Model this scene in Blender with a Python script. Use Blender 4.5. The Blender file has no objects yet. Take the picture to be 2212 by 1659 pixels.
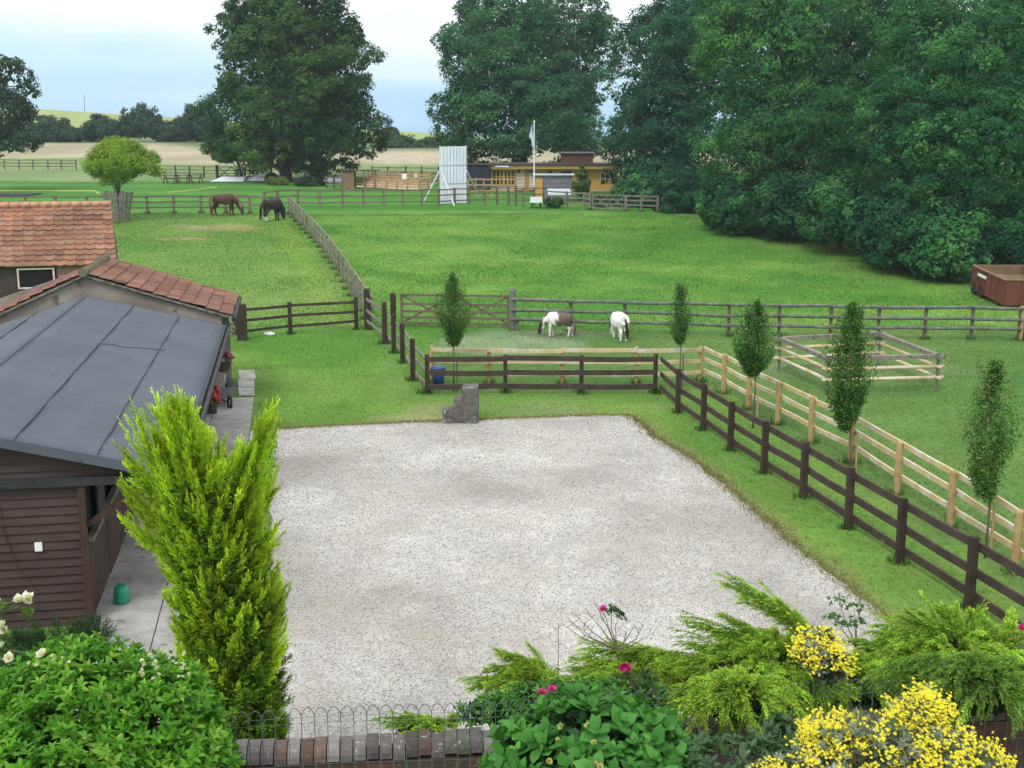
import bpy, math, random
import numpy as np
from mathutils import Vector, Matrix

R = math.radians
SC = bpy.context.scene
COL = SC.collection
rng = np.random.default_rng(7)
random.seed(7)

# ------------------------------------------------------------------ camera, sky, sun
CAMZ, PITCH, FPX = 7.3, R(11.5), 2650.0      # eye height (m), tilt down, focal length for a 2212 px wide frame
cam = bpy.data.cameras.new('camera')
cam.sensor_width = 36; cam.lens = 36 * FPX / 2212; cam.clip_start = 0.1; cam.clip_end = 5000
camo = bpy.data.objects.new('camera', cam); COL.objects.link(camo)
camo.location = (0, 0, CAMZ); camo.rotation_euler = (R(90) - PITCH, 0, 0)
SC.camera = camo
SC.view_settings.view_transform = 'Standard'; SC.view_settings.look = 'None'
SC.view_settings.exposure = 0.35; SC.view_settings.gamma = 1
SC.cycles.max_bounces = 6; SC.cycles.transparent_max_bounces = 8; SC.cycles.volume_bounces = 0
SC.cycles.use_denoising = True

SUN_EL, SUN_AZ = R(52), R(205)     # azimuth measured clockwise from +Y
world = bpy.data.worlds.new('World'); SC.world = world; world.use_nodes = True
nt = world.node_tree; nt.nodes.clear()
def N(t, typ, **kw):
    n = t.nodes.new(typ)
    for k, v in kw.items(): setattr(n, k, v)
    return n
def mathn(t, op, a, b=None, c=None, clamp=False):
    n = N(t, 'ShaderNodeMath', operation=op, use_clamp=clamp)
    for i, v in enumerate((a, b, c)):
        if v is None: continue
        if isinstance(v, (int, float)): n.inputs[i].default_value = v
        else: t.links.new(v, n.inputs[i])
    return n.outputs[0]
def mixc(t, fac, a, b, blend='MIX'):
    n = N(t, 'ShaderNodeMix', data_type='RGBA', blend_type=blend)
    for i, v in ((0, fac), (6, a), (7, b)):
        if isinstance(v, (int, float)): n.inputs[i].default_value = v
        elif isinstance(v, tuple): n.inputs[i].default_value = (v[0], v[1], v[2], 1)
        else: t.links.new(v, n.inputs[i])
    return n.outputs[2]
def ramp(t, fac, stops, interp='LINEAR'):
    n = N(t, 'ShaderNodeValToRGB'); n.color_ramp.interpolation = interp
    e = n.color_ramp.elements
    while len(e) < len(stops): e.new(0.5)
    for i, (p, c) in enumerate(stops):
        e[i].position = p
        e[i].color = (c, c, c, 1) if isinstance(c, (int, float)) else (c[0], c[1], c[2], 1)
    t.links.new(fac, n.inputs[0]); return n.outputs[0]
tc = N(nt, 'ShaderNodeTexCoord')
sep = N(nt, 'ShaderNodeSeparateXYZ'); nt.links.new(tc.outputs['Generated'], sep.inputs[0])
sky = N(nt, 'ShaderNodeTexSky', sky_type='NISHITA'); sky.sun_disc = False
sky.sun_elevation = SUN_EL; sky.sun_rotation = SUN_AZ
mp = N(nt, 'ShaderNodeMapping'); mp.inputs['Scale'].default_value = (1.6, 1.6, 9)
nt.links.new(tc.outputs['Generated'], mp.inputs[0])
nz = N(nt, 'ShaderNodeTexNoise'); nz.inputs['Scale'].default_value = 2.2; nz.inputs['Detail'].default_value = 5; nz.inputs['Roughness'].default_value = 0.45
nt.links.new(mp.outputs[0], nz.inputs[0])
zz = sep.outputs[2]
low = mathn(nt, 'MULTIPLY_ADD', zz, 8.5, -0.12)                         # cloud base thins towards the horizon
low = mathn(nt, 'ADD', low, mathn(nt, 'MULTIPLY_ADD', nz.outputs[0], 1.5, -0.62))
cl = ramp(nt, low, [(0.0, (0.36, 0.60, 0.84)), (0.35, (0.52, 0.74, 0.90)), (0.7, (0.80, 0.90, 0.96)), (1.0, (0.95, 0.98, 1.0))])
boost = mathn(nt, 'MULTIPLY_ADD', mathn(nt, 'MAXIMUM', zz, 0.0), 5.5, 9.6)
bc = N(nt, 'ShaderNodeVectorMath', operation='SCALE'); nt.links.new(cl, bc.inputs[0]); nt.links.new(boost, bc.inputs['Scale'])
skc = mixc(nt, 0.9, sky.outputs[0], bc.outputs[0])
bg = N(nt, 'ShaderNodeBackground'); bg.inputs[1].default_value = 0.1
nt.links.new(skc, bg.inputs[0])
wo = N(nt, 'ShaderNodeOutputWorld'); nt.links.new(bg.outputs[0], wo.inputs[0])

sl = bpy.data.lights.new('sun', 'SUN'); sl.energy = 1.4; sl.angle = R(14); sl.color = (1, 0.985, 0.955)
so = bpy.data.objects.new('sun', sl); COL.objects.link(so)
sd = Vector((math.sin(SUN_AZ) * math.cos(SUN_EL), math.cos(SUN_AZ) * math.cos(SUN_EL), math.sin(SUN_EL)))
so.rotation_euler = sd.to_track_quat('Z', 'Y').to_euler(); so.location = (0, -20, 60)

# ------------------------------------------------------------------ ground shape
_t = np.arange(-60, 1000, 1.0)
_k = [(-60, 0), (46, 0), (60, .30), (75, 1.05), (88, 1.85), (95, 2.2), (120, 2.72), (150, 3.75), (200, 6.1), (260, 7.0), (400, 8.0), (520, 7.5), (1000, -6)]
_z = np.interp(_t, [a for a, b in _k], [b for a, b in _k])
_zs = np.convolve(np.pad(_z, 5, mode='edge'), np.ones(11) / 11, 'valid')
def smooth(a, b, v):
    t = np.clip((np.asarray(v, float) - a) / (b - a), 0, 1); return t * t * (3 - 2 * t)
def gz(x, y):
    x = np.asarray(x, float); y = np.asarray(y, float)
    z = np.interp(y, _t, _zs)
    lat = -0.06 * (np.clip(x, -260, 40) + 31)
    return z + lat * smooth(190, 400, y) * (1 - 0.6 * smooth(420, 700, y)) + 0.05 * np.sin(x * .21 + 1) * np.sin(y * .17) * smooth(44, 56, y)
def ray(px, py):
    a = (px - 1106) / FPX; b = (829.5 - py) / FPX
    return a, math.cos(PITCH) + b * math.sin(PITCH), -math.sin(PITCH) + b * math.cos(PITCH)
def G(px, py, zoff=0.0):
    dx, dy, dz = ray(px, py)
    t = np.concatenate([np.arange(8, 140, .05), np.arange(140, 600, .3)])
    d = CAMZ + dz * t - (gz(dx * t, dy * t) + zoff)
    i = int(np.argmax(d < 0))
    if d[i] >= 0: i = len(t) - 1
    a = t[i - 1] + (t[i] - t[i - 1]) * d[i - 1] / (d[i - 1] - d[i] + 1e-9)
    return Vector((dx * a, dy * a, float(gz(dx * a, dy * a))))
def PY(px, py, Y):
    dx, dy, dz = ray(px, py); return Vector((dx * Y / dy, Y, CAMZ + dz * Y / dy))
def PZ(px, py, z):
    dx, dy, dz = ray(px, py); t = (z - CAMZ) / dz; return Vector((dx * t, dy * t, z))
def HT(px, pyb, pyt):
    g = G(px, pyb); return PY(px, pyt, g.y).z - g.z
def gv(x, y, dz=0.0): return Vector((x, y, float(gz(x, y)) + dz))

# ------------------------------------------------------------------ materials
def new_mat(name):
    m = bpy.data.materials.new(name); m.use_nodes = True
    t = m.node_tree; t.nodes.clear()
    o = N(t, 'ShaderNodeOutputMaterial'); b = N(t, 'ShaderNodeBsdfPrincipled')
    t.links.new(b.outputs[0], o.inputs[0]); return m, t, b, o
def noise(t, scale, detail=4, rough=.55, vec=None, stretch=None):
    tcn = N(t, 'ShaderNodeTexCoord'); src = vec or tcn.outputs['Object']
    if stretch:
        m = N(t, 'ShaderNodeMapping'); m.inputs['Scale'].default_value = stretch; t.links.new(src, m.inputs[0]); src = m.outputs[0]
    n = N(t, 'ShaderNodeTexNoise'); n.inputs['Scale'].default_value = scale
    n.inputs['Detail'].default_value = detail; n.inputs['Roughness'].default_value = rough
    t.links.new(src, n.inputs[0]); return n.outputs[0]
def mk(name, c1, c2=None, rough=.8, scale=3, stretch=None, bump=.0, bscale=30, metal=0, attr=False, spec=.3, spots=None, spscale=8, spcut=.62, c3=None):
    """two tones of the material mixed by noise, optional lichen / dirt spots, optional per-piece colour attribute"""
    m, t, b, o = new_mat(name)
    f = ramp(t, noise(t, scale, 5, .6, stretch=stretch), [(.3, 0.0), (.7, 1.0)])
    if attr:
        a = N(t, 'ShaderNodeAttribute'); a.attribute_name = 'Col'
        v = ramp(t, noise(t, scale, 5, .6, stretch=stretch), [(.25, .72), (.75, 1.2)])
        c = mixc(t, 1.0, a.outputs[0], v, 'MULTIPLY')
    else: c = mixc(t, f, c1, c2 or c1)
    if c3: c = mixc(t, ramp(t, noise(t, scale * .27 + .1, 3), [(.45, 0.0), (.65, 1.0)]), c, c3)
    if spots: c = mixc(t, ramp(t, noise(t, spscale, 6, .7), [(spcut, 0.0), (spcut + .06, 1.0)]), c, spots)
    t.links.new(c, b.inputs['Base Color'])
    b.inputs['Roughness'].default_value = rough; b.inputs['Metallic'].default_value = metal
    b.inputs['Specular IOR Level'].default_value = spec
    if bump:
        bn = N(t, 'ShaderNodeBump'); bn.inputs['Strength'].default_value = bump; bn.inputs['Distance'].default_value = .02
        t.links.new(noise(t, bscale, 5, .65, stretch=stretch), bn.inputs['Height']); t.links.new(bn.outputs[0], b.inputs['Normal'])
    return m
def leaf_mat(name, trans=.3, rough=.5, spec=.35, vary=(.75, 1.25), vs=1.5):
    m, t, b, o = new_mat(name)
    a = N(t, 'ShaderNodeAttribute'); a.attribute_name = 'Col'
    c = mixc(t, 1.0, a.outputs[0], ramp(t, noise(t, vs, 3), [(.3, vary[0]), (.7, vary[1])]), 'MULTIPLY')
    t.links.new(c, b.inputs['Base Color']); b.inputs['Roughness'].default_value = rough; b.inputs['Specular IOR Level'].default_value = spec
    tr = N(t, 'ShaderNodeBsdfTranslucent')
    c2 = mixc(t, 1.0, c, (1.25, 1.35, .55), 'MULTIPLY'); t.links.new(c2, tr.inputs[0])
    mx = N(t, 'ShaderNodeMixShader'); mx.inputs[0].default_value = trans
    t.links.new(b.outputs[0], mx.inputs[1]); t.links.new(tr.outputs[0], mx.inputs[2]); t.links.new(mx.outputs[0], o.inputs[0])
    return m
M = {}
M['tree_leaf'] = leaf_mat('tree_leaf', .18, .65, .08)
M['leaf'] = leaf_mat('leaf', .3, .5, .14, vs=4)
M['needle'] = leaf_mat('needle', .3, .65, .1, vs=3)
M['blade'] = leaf_mat('blade', .3, .7, .08, vary=(.85, 1.15), vs=.5)
M['petal'] = leaf_mat('petal', .3, .6, .2, vary=(.95, 1.05))
M['bark'] = mk('bark', (.055, .045, .035), (.12, .105, .085), .9, 2.5, (6, 6, 1), .8, 12)
M['twig'] = mk('twig', (.10, .07, .055), (.19, .15, .12), .85, 8)
M['green_stem'] = mk('green_stem', (.08, .13, .04), (.13, .16, .06), .7, 8)
M['dark_wood'] = mk('dark_wood', (.026, .016, .013), (.06, .038, .030), .75, 2.2, (1, 1, 1), .3, 18, spots=(.07, .055, .045), spscale=9, spcut=.66)
M['dark_rail'] = mk('dark_rail', (.036, .024, .020), (.078, .054, .045), .8, 3, None, .3, 18, spots=(.12, .10, .09), spscale=5, spcut=.64)
M['old_wood'] = mk('old_wood', (.14, .125, .10), (.26, .245, .21), .9, 5, None, .4, 20, spots=(.09, .11, .05), spscale=3, spcut=.56)
M['grey_rail'] = mk('grey_rail', (.075, .085, .065), (.20, .205, .175), .9, 4, None, .4, 20, spots=(.33, .34, .31), spscale=6, spcut=.6)
M['new_wood'] = mk('new_wood', (.50, .37, .19), (.62, .50, .30), .8, 3, None, .15, 25, spots=(.60, .55, .44), spscale=2, spcut=.5)
M['new_post'] = mk('new_post', (.34, .22, .09), (.48, .34, .17), .8, 6, None, .2, 25)
M['tan_post'] = mk('tan_post', (.17, .125, .08), (.26, .20, .135), .85, 6, None, .2, 25)
M['brown_rail'] = mk('brown_rail', (.10, .08, .06), (.18, .145, .11), .85, 6)
M['board'] = mk('weatherboard', (.038, .021, .018), (.07, .042, .036), .62, 1.6, (1, 1, 3), .35, 14, c3=(.06, .042, .037), spots=(.12, .09, .08), spscale=11, spcut=.70)
M['door_wood'] = mk('door_wood', (.04, .02, .014), (.068, .036, .025), .6, 2, (3, 3, 1), .2, 12)
M['black'] = mk('dark_interior', (.006, .006, .007), (.012, .011, .011), .9, 3)
M['felt'] = mk('roof_felt', (.074, .084, .101), (.096, .107, .126), .9, .9, (2.2, .5, 1), .3, 80, c3=(.098, .112, .136), spots=(.056, .065, .08), spscale=6, spcut=.60)
M['seam'] = mk('seam', (.052, .060, .074), (.070, .080, .097), .85, 6)
M['bitumen'] = mk('bitumen', (.02, .02, .022), (.045, .045, .05), .7, 6)
M['render'] = mk('cement_render', (.24, .21, .18), (.36, .33, .29), .9, 1.3, (1, 1, 1), .3, 25, c3=(.18, .15, .125), spots=(.13, .105, .09), spscale=1.1, spcut=.58)
M['tile'] = mk('clay_tile', (.4, .15, .08), rough=.75, scale=4, attr=True, bump=.3, bscale=20, spots=(.22, .17, .10), spscale=3.2, spcut=.66)
M['mossy'] = mk('mossy_ridge', (.20, .18, .13), (.12, .115, .06), .95, 5, None, .6, 20, spots=(.36, .33, .27), spscale=5, spcut=.62)
M['white_paint'] = mk('white_paint', (.60, .65, .72), (.74, .78, .83), .6, 1.2, (1, 1, .5), spots=(.45, .48, .5), spscale=2.5, spcut=.68)
M['white'] = mk('white_plastic', (.72, .73, .74), (.82, .82, .80), .5, 3)
M['metal'] = mk('galvanised', (.32, .34, .36), (.45, .47, .5), .45, 5, metal=.6)
M['wire'] = mk('green_wire', (.07, .11, .10), (.13, .18, .17), .45, 20, spec=.5)
M['concrete'] = mk('concrete', (.27, .26, .24), (.42, .405, .385), .85, 2.6, None, .25, 40, c3=(.25, .24, .225), spots=(.17, .165, .14), spscale=2.2, spcut=.58)
M['kerb'] = mk('kerb', (.40, .43, .46), (.52, .55, .58), .7, 3, None, .1, 30)
M['old_stone'] = mk('old_stone', (.075, .068, .065), (.17, .16, .15), .95, 6, None, .9, 14, spots=(.48, .47, .43), spscale=9, spcut=.60, c3=(.12, .11, .085))
M['soil'] = mk('soil', (.03, .022, .015), (.06, .045, .03), .95, 3, None, .6, 12)
M['rust'] = mk('rusty_metal', (.10, .026, .017), (.16, .06, .038), .75, 2.2, None, .25, 12, spots=(.055, .03, .022), spscale=2.5, spcut=.57, c3=(.16, .045, .03))
M['rust_in'] = mk('rusty_inside', (.12, .08, .045), (.20, .14, .08), .9, 2, None, .2, 10)
M['rubber'] = mk('rubber', (.015, .015, .015), (.03, .03, .03), .8, 5)
M['ochre'] = mk('ochre_timber', (.46, .26, .055), (.56, .34, .09), .75, 2, (1, 1, 8), .1, 10)
M['ochre_dark'] = mk('ochre_trim', (.34, .22, .06), (.42, .27, .08), .75, 3)
M['navy'] = mk('navy_cladding', (.016, .02, .032), (.03, .036, .052), .7, 2, (1, 1, 6))
M['waney'] = mk('waney_board', (.50, .42, .33), (.66, .60, .52), .8, 1.4, (1, 1, 4), spots=(.30, .20, .13), spscale=2.5, spcut=.62)
M['grey_board'] = mk('grey_board', (.15, .14, .16), (.25, .24, .265), .85, 2, (1, 1, 6))
M['brown_board'] = mk('brown_board', (.085, .04, .025), (.13, .065, .04), .8, 2, (1, 1, 6))
M['hut_board'] = mk('hut_board', (.17, .105, .065), (.26, .17, .11), .85, 2, (1, 1, 6))
M['glass'] = mk('glass', (.02, .025, .03), (.05, .06, .065), .12, 2, spec=.6)
M['plinth'] = mk('plinth', (.38, .31, .26), (.48, .40, .34), .9, 1)
M['rail_wood'] = mk('larch_rail', (.36, .22, .11), (.50, .33, .18), .8, 3)
M['sand'] = mk('sand', (.42, .30, .20), (.52, .40, .28), .95, 1)
M['tarp'] = mk('white_cover', (.62, .65, .72), (.78, .80, .84), .5, 1.2)
M['blue'] = mk('blue_plastic', (.02, .055, .22), (.03, .08, .32), .45, 3, spec=.5)
M['green_plastic'] = mk('green_plastic', (.01, .24, .13), (.015, .29, .16), .4, 4, spec=.5)
M['flag'] = mk('flag_cloth', (.60, .66, .76), (.74, .78, .84), .8, 2, c3=(.16, .22, .38))
M['picnic'] = mk('picnic_wood', (.045, .035, .03), (.08, .065, .055), .85, 4)
M['coat'] = mk('animal_coat', (.3, .2, .1), rough=.55, scale=5, attr=True, spec=.25)
M['mane_dark'] = mk('dark_hair', (.018, .013, .012), (.045, .033, .03), .7, 12)
M['mane_flax'] = mk('flaxen_hair', (.20, .13, .06), (.30, .21, .11), .7, 12)
M['mane_brown'] = mk('brown_hair', (.11, .07, .05), (.18, .12, .09), .7, 12)
M['red_petal'] = mk('red_petal', (.42, .015, .03), (.6, .03, .05), .6, 20)
M['crimson'] = mk('crimson_petal', (.16, .02, .06), (.28, .04, .10), .6, 20)
M['rope'] = mk('yellow_rope', (.55, .62, .12), (.65, .7, .2), .8, 5)

# ------------------------------------------------------------------ objects
ROOT = {}
def tag(o, label=None, cat=None, group=None, kind=None):
    if label: o['label'] = label
    if cat: o['category'] = cat
    if group: o['group'] = group
    if kind: o['kind'] = kind
    return o
def thing(name, label, cat, loc, group=None):
    o = bpy.data.objects.new(name, None); o.empty_display_size = .3; COL.objects.link(o)
    o.location = Vector(loc); ROOT[o] = Vector(loc); return tag(o, label, cat, group)
def origin(parent): return ROOT.get(parent, Vector((0, 0, 0)))
def link_mesh(name, me, mat, parent=None, loc=None):
    o = bpy.data.objects.new(name, me); COL.objects.link(o)
    if mat: me.materials.append(mat)
    if parent is not None: o.parent = parent; ROOT[o] = origin(parent)
    return o
def npmesh(name, V, F, mat, parent=None, cols=None, smooth=False):
    V = np.asarray(V, np.float32).reshape(-1, 3).copy(); F = np.asarray(F, np.int32)
    o_ = origin(parent) if parent is not None else Vector((0, 0, 0)); V -= np.array(o_[:], np.float32)
    me = bpy.data.meshes.new(name); me.vertices.add(len(V)); me.vertices.foreach_set('co', V.ravel())
    m, k = F.shape
    me.loops.add(m * k); me.loops.foreach_set('vertex_index', F.ravel())
    me.polygons.add(m); me.polygons.foreach_set('loop_start', np.arange(0, m * k, k, dtype=np.int32))
    me.polygons.foreach_set('loop_total', np.full(m, k, np.int32))
    if smooth: me.polygons.foreach_set('use_smooth', np.ones(m, bool))
    if cols is not None:
        a = me.color_attributes.new('Col', 'FLOAT_COLOR', 'POINT')
        c = np.ones((len(V), 4), np.float32); c[:, :3] = cols; a.data.foreach_set('color', c.ravel())
    me.update(calc_edges=True)
    return link_mesh(name, me, mat, parent)
class MB:
    def __init__(s): s.v = []; s.f = []; s.c = []; s.cc = None
    def add(s, vs, fs):
        b = len(s.v); s.v += [Vector(p) for p in vs]; s.f += [tuple(b + i for i in f) for f in fs]
        s.c += [s.cc or (1, 1, 1)] * len(vs); return s
    def box(s, c, size, rz=0.0, top=1.0):
        cx, cy, cz = c; x, y, z = [q / 2 for q in size]; ca, sa = math.cos(rz), math.sin(rz); vs = []
        for k in (-1, 1):
            q = top if k > 0 else 1
            for (i, j) in ((-1, -1), (1, -1), (1, 1), (-1, 1)):
                a, b = i * x * q, j * y * q; vs.append((cx + a * ca - b * sa, cy + a * sa + b * ca, cz + k * z))
        return s.add(vs, [(0, 3, 2, 1), (4, 5, 6, 7), (0, 1, 5, 4), (1, 2, 6, 5), (2, 3, 7, 6), (3, 0, 4, 7)])
    def beam(s, p, q, w, h, up=(0, 0, 1)):
        """rectangular bar from p to q, w across, h along the up direction"""
        p, q = Vector(p), Vector(q); d = (q - p).normalized(); u = Vector(up)
        side = d.cross(u)
        if side.length < 1e-4: side = d.cross(Vector((0, 1, 0)))
        side.normalize(); u = side.cross(d).normalized(); vs = []
        for c in (p, q):
            for (i, j) in ((-1, -1), (1, -1), (1, 1), (-1, 1)): vs.append(c + side * (i * w / 2) + u * (j * h / 2))
        return s.add(vs, [(0, 1, 2, 3), (7, 6, 5, 4), (0, 4, 5, 1), (1, 5, 6, 2), (2, 6, 7, 3), (3, 7, 4, 0)])
    def tube(s, pts, rad, n=8, cap=True):
        pts = [Vector(p) for p in pts]; m = len(pts)
        if isinstance(rad, (int, float)): rad = [rad] * m
        b = len(s.v); prev = None
        for i, p in enumerate(pts):
            d = (pts[min(i + 1, m - 1)] - pts[max(i - 1, 0)]).normalized()
            a = d.orthogonal().normalized() if prev is None else (prev - d * prev.dot(d)).normalized()
            prev = a; c = d.cross(a)
            for k in range(n):
                t = 2 * math.pi * k / n; s.v.append(p + (a * math.cos(t) + c * math.sin(t)) * rad[i]); s.c.append(s.cc or (1, 1, 1))
        for i in range(m - 1):
            for k in range(n):
                k2 = (k + 1) % n; s.f.append((b + i * n + k, b + i * n + k2, b + (i + 1) * n + k2, b + (i + 1) * n + k))
        if cap: s.f.append(tuple(b + k for k in reversed(range(n)))); s.f.append(tuple(b + (m - 1) * n + k for k in range(n)))
        return s
    def poly(s, pts, th=None, nrm=None):
        """flat polygon, extruded by th along nrm"""
        pts = [Vector(p) for p in pts]; n = len(pts)
        if th is None: return s.add(pts, [tuple(range(n))])
        o = Vector(nrm).normalized() * th
        return s.add(pts + [p + o for p in pts], [tuple(reversed(range(n))), tuple(range(n, 2 * n))] + [(i, (i + 1) % n, n + (i + 1) % n, n + i) for i in range(n)])
    def ball(s, c, r, n=8, m=5, sq=(1, 1, 1)):
        c = Vector(c); vs = [c + Vector((0, 0, r * sq[2]))]
        for i in range(1, m):
            a = math.pi * i / m
            for k in range(n):
                t = 2 * math.pi * k / n; vs.append(c + Vector((r * sq[0] * math.sin(a) * math.cos(t), r * sq[1] * math.sin(a) * math.sin(t), r * sq[2] * math.cos(a))))
        vs.append(c - Vector((0, 0, r * sq[2]))); fs = [(0, 1 + k, 1 + (k + 1) % n) for k in range(n)]
        for i in range(m - 2):
            for k in range(n): a = 1 + i * n; fs.append((a + k, a + n + k, a + n + (k + 1) % n, a + (k + 1) % n))
        a = 1 + (m - 2) * n; fs += [(a + k, len(vs) - 1, a + (k + 1) % n) for k in range(n)]
        return s.add(vs, fs)
    def build(s, name, mat, parent=None, smooth=False, col=False):
        o_ = origin(parent) if parent is not None else Vector((0, 0, 0))
        me = bpy.data.meshes.new(name); me.from_pydata([tuple(v - o_) for v in s.v], [], s.f)
        if smooth: me.polygons.foreach_set('use_smooth', [True] * len(me.polygons))
        if col:
            a = me.color_attributes.new('Col', 'FLOAT_COLOR', 'POINT')
            a.data.foreach_set('color', np.hstack([np.array(s.c, np.float32), np.ones((len(s.c), 1), np.float32)]).ravel())
        me.update(); return link_mesh(name, me, mat, parent)

def nrm(a): return a / (np.linalg.norm(a, axis=-1, keepdims=True) + 1e-9)
def rdir(n): return nrm(rng.normal(size=(n, 3)))
def vn(x, y, s, seed=0):
    """cheap smooth 2D noise in -1..1"""
    r = np.random.default_rng(seed); v = 0
    for i in range(6):
        a = r.uniform(0, 6.28); f = s * r.uniform(.6, 1.7); v = v + np.sin((x * math.cos(a) + y * math.sin(a)) * f + r.uniform(0, 6.28))
    return v / 3.2

# ------------------------------------------------------------------ gravel outline, shared by ground, grass and gravel
GP = [(600, 928), (700, 922), (850, 915), (955, 911), (1100, 905), (1284, 898), (1359, 899), (1376, 912), (1404, 938), (1421, 950), (1490, 990), (1548, 1034), (1579, 1063), (1680, 1150), (1780, 1232), (1882, 1312), (1990, 1400), (2120, 1500)]
GPW = [G(*p) for p in GP]
GXY = [(p.x, p.y) for p in GPW] + [(4.3, 10.6), (-3.4, 10.6), (-3.45, 15.8), (-4.67, 22.6)]
def inpoly(x, y, P):
    x = np.asarray(x); y = np.asarray(y); c = np.zeros(x.shape, bool); n = len(P)
    for i in range(n):
        x1, y1 = P[i]; x2, y2 = P[(i + 1) % n]
        h = ((y1 > y) != (y2 > y)) & (x < (x2 - x1) * (y - y1) / (y2 - y1 + 1e-12) + x1); c ^= h
    return c
def segdist(x, y, P):
    d = np.full(np.shape(x), 1e9)
    for (x1, y1), (x2, y2) in zip(P[:-1], P[1:]):
        vx, vy = x2 - x1, y2 - y1; t = np.clip(((x - x1) * vx + (y - y1) * vy) / (vx * vx + vy * vy + 1e-9), 0, 1)
        d = np.minimum(d, np.hypot(x - x1 - t * vx, y - y1 - t * vy))
    return d
g_ = lambda *a: (lambda p: (p.x, p.y))(G(*a))
MIDF = [g_(794, 712), g_(720, 590), g_(624, 462)]          # long fence running up the field
def ground_col(x, y):
    x = np.asarray(x, float); y = np.asarray(y, float)
    def C(*c): return np.array(c)[None, :]
    def mix(a, b, f): return a * (1 - f[:, None]) + b * f[:, None]
    n1 = vn(x, y, .25, 1); n2 = vn(x, y, .9, 2); n3 = vn(x, y, 2.5, 3)
    lawn = mix(C(.09, .20, .03), C(.16, .25, .05), np.clip(.5 + .5 * n1 + .4 * n2 + .15 * n3, 0, 1))
    pony = mix(C(.075, .155, .035), C(.12, .195, .05), np.clip(.5 + .6 * n1 + .3 * n2, 0, 1))
    field = mix(C(.078, .195, .028), C(.155, .265, .05), np.clip(.45 + .5 * n1 + .45 * n2 + .2 * vn(x * .3, y, 1.6, 77), 0, 1))
    lpad = mix(C(.10, .20, .035), C(.165, .25, .06), np.clip(.5 + .5 * n1 + .35 * n2, 0, 1))
    out = mix(C(.06, .175, .025), C(.09, .22, .035), np.clip(.5 + .5 * np.sin(y * .75 + x * .09), 0, 1))
    fx = np.interp(y, [MIDF[0][1], MIDF[1][1], MIDF[2][1]], [MIDF[0][0], MIDF[1][0], MIDF[2][0]])
    c = lawn.copy()
    rightp = smooth(-3.2, -2.2, x) * smooth(33.5, 35.5, y)
    c = mix(c, pony, rightp)
    sidep = inpoly(x, y, [g_(1414, 850), g_(1513, 825), g_(2400, 1400), g_(2600, 1100), g_(2600, 735), g_(1300, 735)]).astype(float)
    c = mix(c, pony, sidep)
    bey = smooth(45.5, 46.7, y - .02 * x)
    c = mix(c, np.where((x > fx)[:, None], field, lpad), bey)
    # worn and dry patches
    for (px, py, rx, ry, cc, a) in ((480, 492, 3.2, 1.6, (.30, .24, .12), .75), (392, 516, 1.6, .8, (.34, .25, .13), .8), (700, 640, .8, 4, (.22, .27, .10), .5),
                                    (1080, 745, 3.2, 2.0, (.30, .33, .22), .6), (1150, 722, 2.6, 1.2, (.26, .30, .19), .5), (1230, 722, 2.5, .6, (.12, .14, .09), .5),
                                    (700, 905, 2.2, 1.0, (.16, .22, .05), .3), (930, 905, 1.8, .8, (.30, .27, .13), .75), (1190, 880, 3, .9, (.20, .24, .10), .6),
                                    (1000, 880, 1.5, .5, (.26, .25, .12), .6), (1840, 800, 3.5, 1.2, (.18, .21, .10), .6), (1600, 770, 4, 1.3, (.10, .19, .05), .6),
                                    (1050, 560, 5, 2.5, (.20, .29, .07), .5), (1550, 560, 5, 2, (.09, .21, .03), .7), (1350, 480, 8, 3, (.18, .30, .05), .5), (2000, 900, 3, 2, (.12, .20, .05), .4)):
        q = G(px, py); d = ((x - q.x) / rx) ** 2 + ((y - q.y) / ry) ** 2 + .55 * n3 + .3 * n2
        c = mix(c, C(*cc), np.clip(1.25 - d, 0, 1) * a)
    # yellow-green unmown line on the near side of the long fence
    c = mix(c, C(.19, .28, .04), np.exp(-((x - fx + 1.0) / .6) ** 2) * smooth(47, 50, y) * (1 - smooth(86, 88, y)) * .55)
    # faint mower arcs on the lawn
    c = mix(c, C(.20, .27, .07), np.exp(-((np.hypot(x + 5.6, y - 41.5) - 5.3) / .22) ** 2) * (y < 45) * .45)
    c = mix(c, C(.21, .27, .08), np.exp(-((x + 3.2 + .12 * (y - 33)) / .25) ** 2) * (y < 40) * .4)
    gd = segdist(x, y, [(p.x, p.y) for p in GPW])
    c = mix(c, C(.23, .17, .085), np.exp(-(gd / .28) ** 2) * .8)
    # bright verge between the yard and the dark fence
    # cricket field, rough grass, stubble, crops
    yb = y - .004 * x * x * 0
    c = mix(c, C(.045, .08, .02), np.exp(-((y - 87.2) / .8) ** 2) * (x < 2) * .5)
    c = mix(c, out, smooth(88.2, 89.4, yb))
    c = mix(c, mix(C(.15, .22, .085), C(.20, .26, .11), np.clip(.5 + n1, 0, 1)), smooth(121, 124, yb + .9 * n1))
    c = mix(c, mix(C(.30, .27, .175), C(.40, .35, .25), np.clip(.5 + .8 * n1, 0, 1)), smooth(0, 8, yb + 2.2 * vn(x, y, .06, 9) - 146 - 14 * (1 - smooth(-55, -35, x))) * (1 - .7 * (np.clip(vn(x, y, .05, 11), 0, 1))))
    c = mix(c, C(.12, .17, .07), smooth(0, 8, yb + 3 * vn(x, y, .05, 12) - 174 - 19 * (1 - smooth(-62, -38, x))))
    c = mix(c, mix(C(.24, .30, .10), C(.30, .34, .13), np.clip(.5 + n1, 0, 1)), smooth(222, 228, yb))
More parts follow.
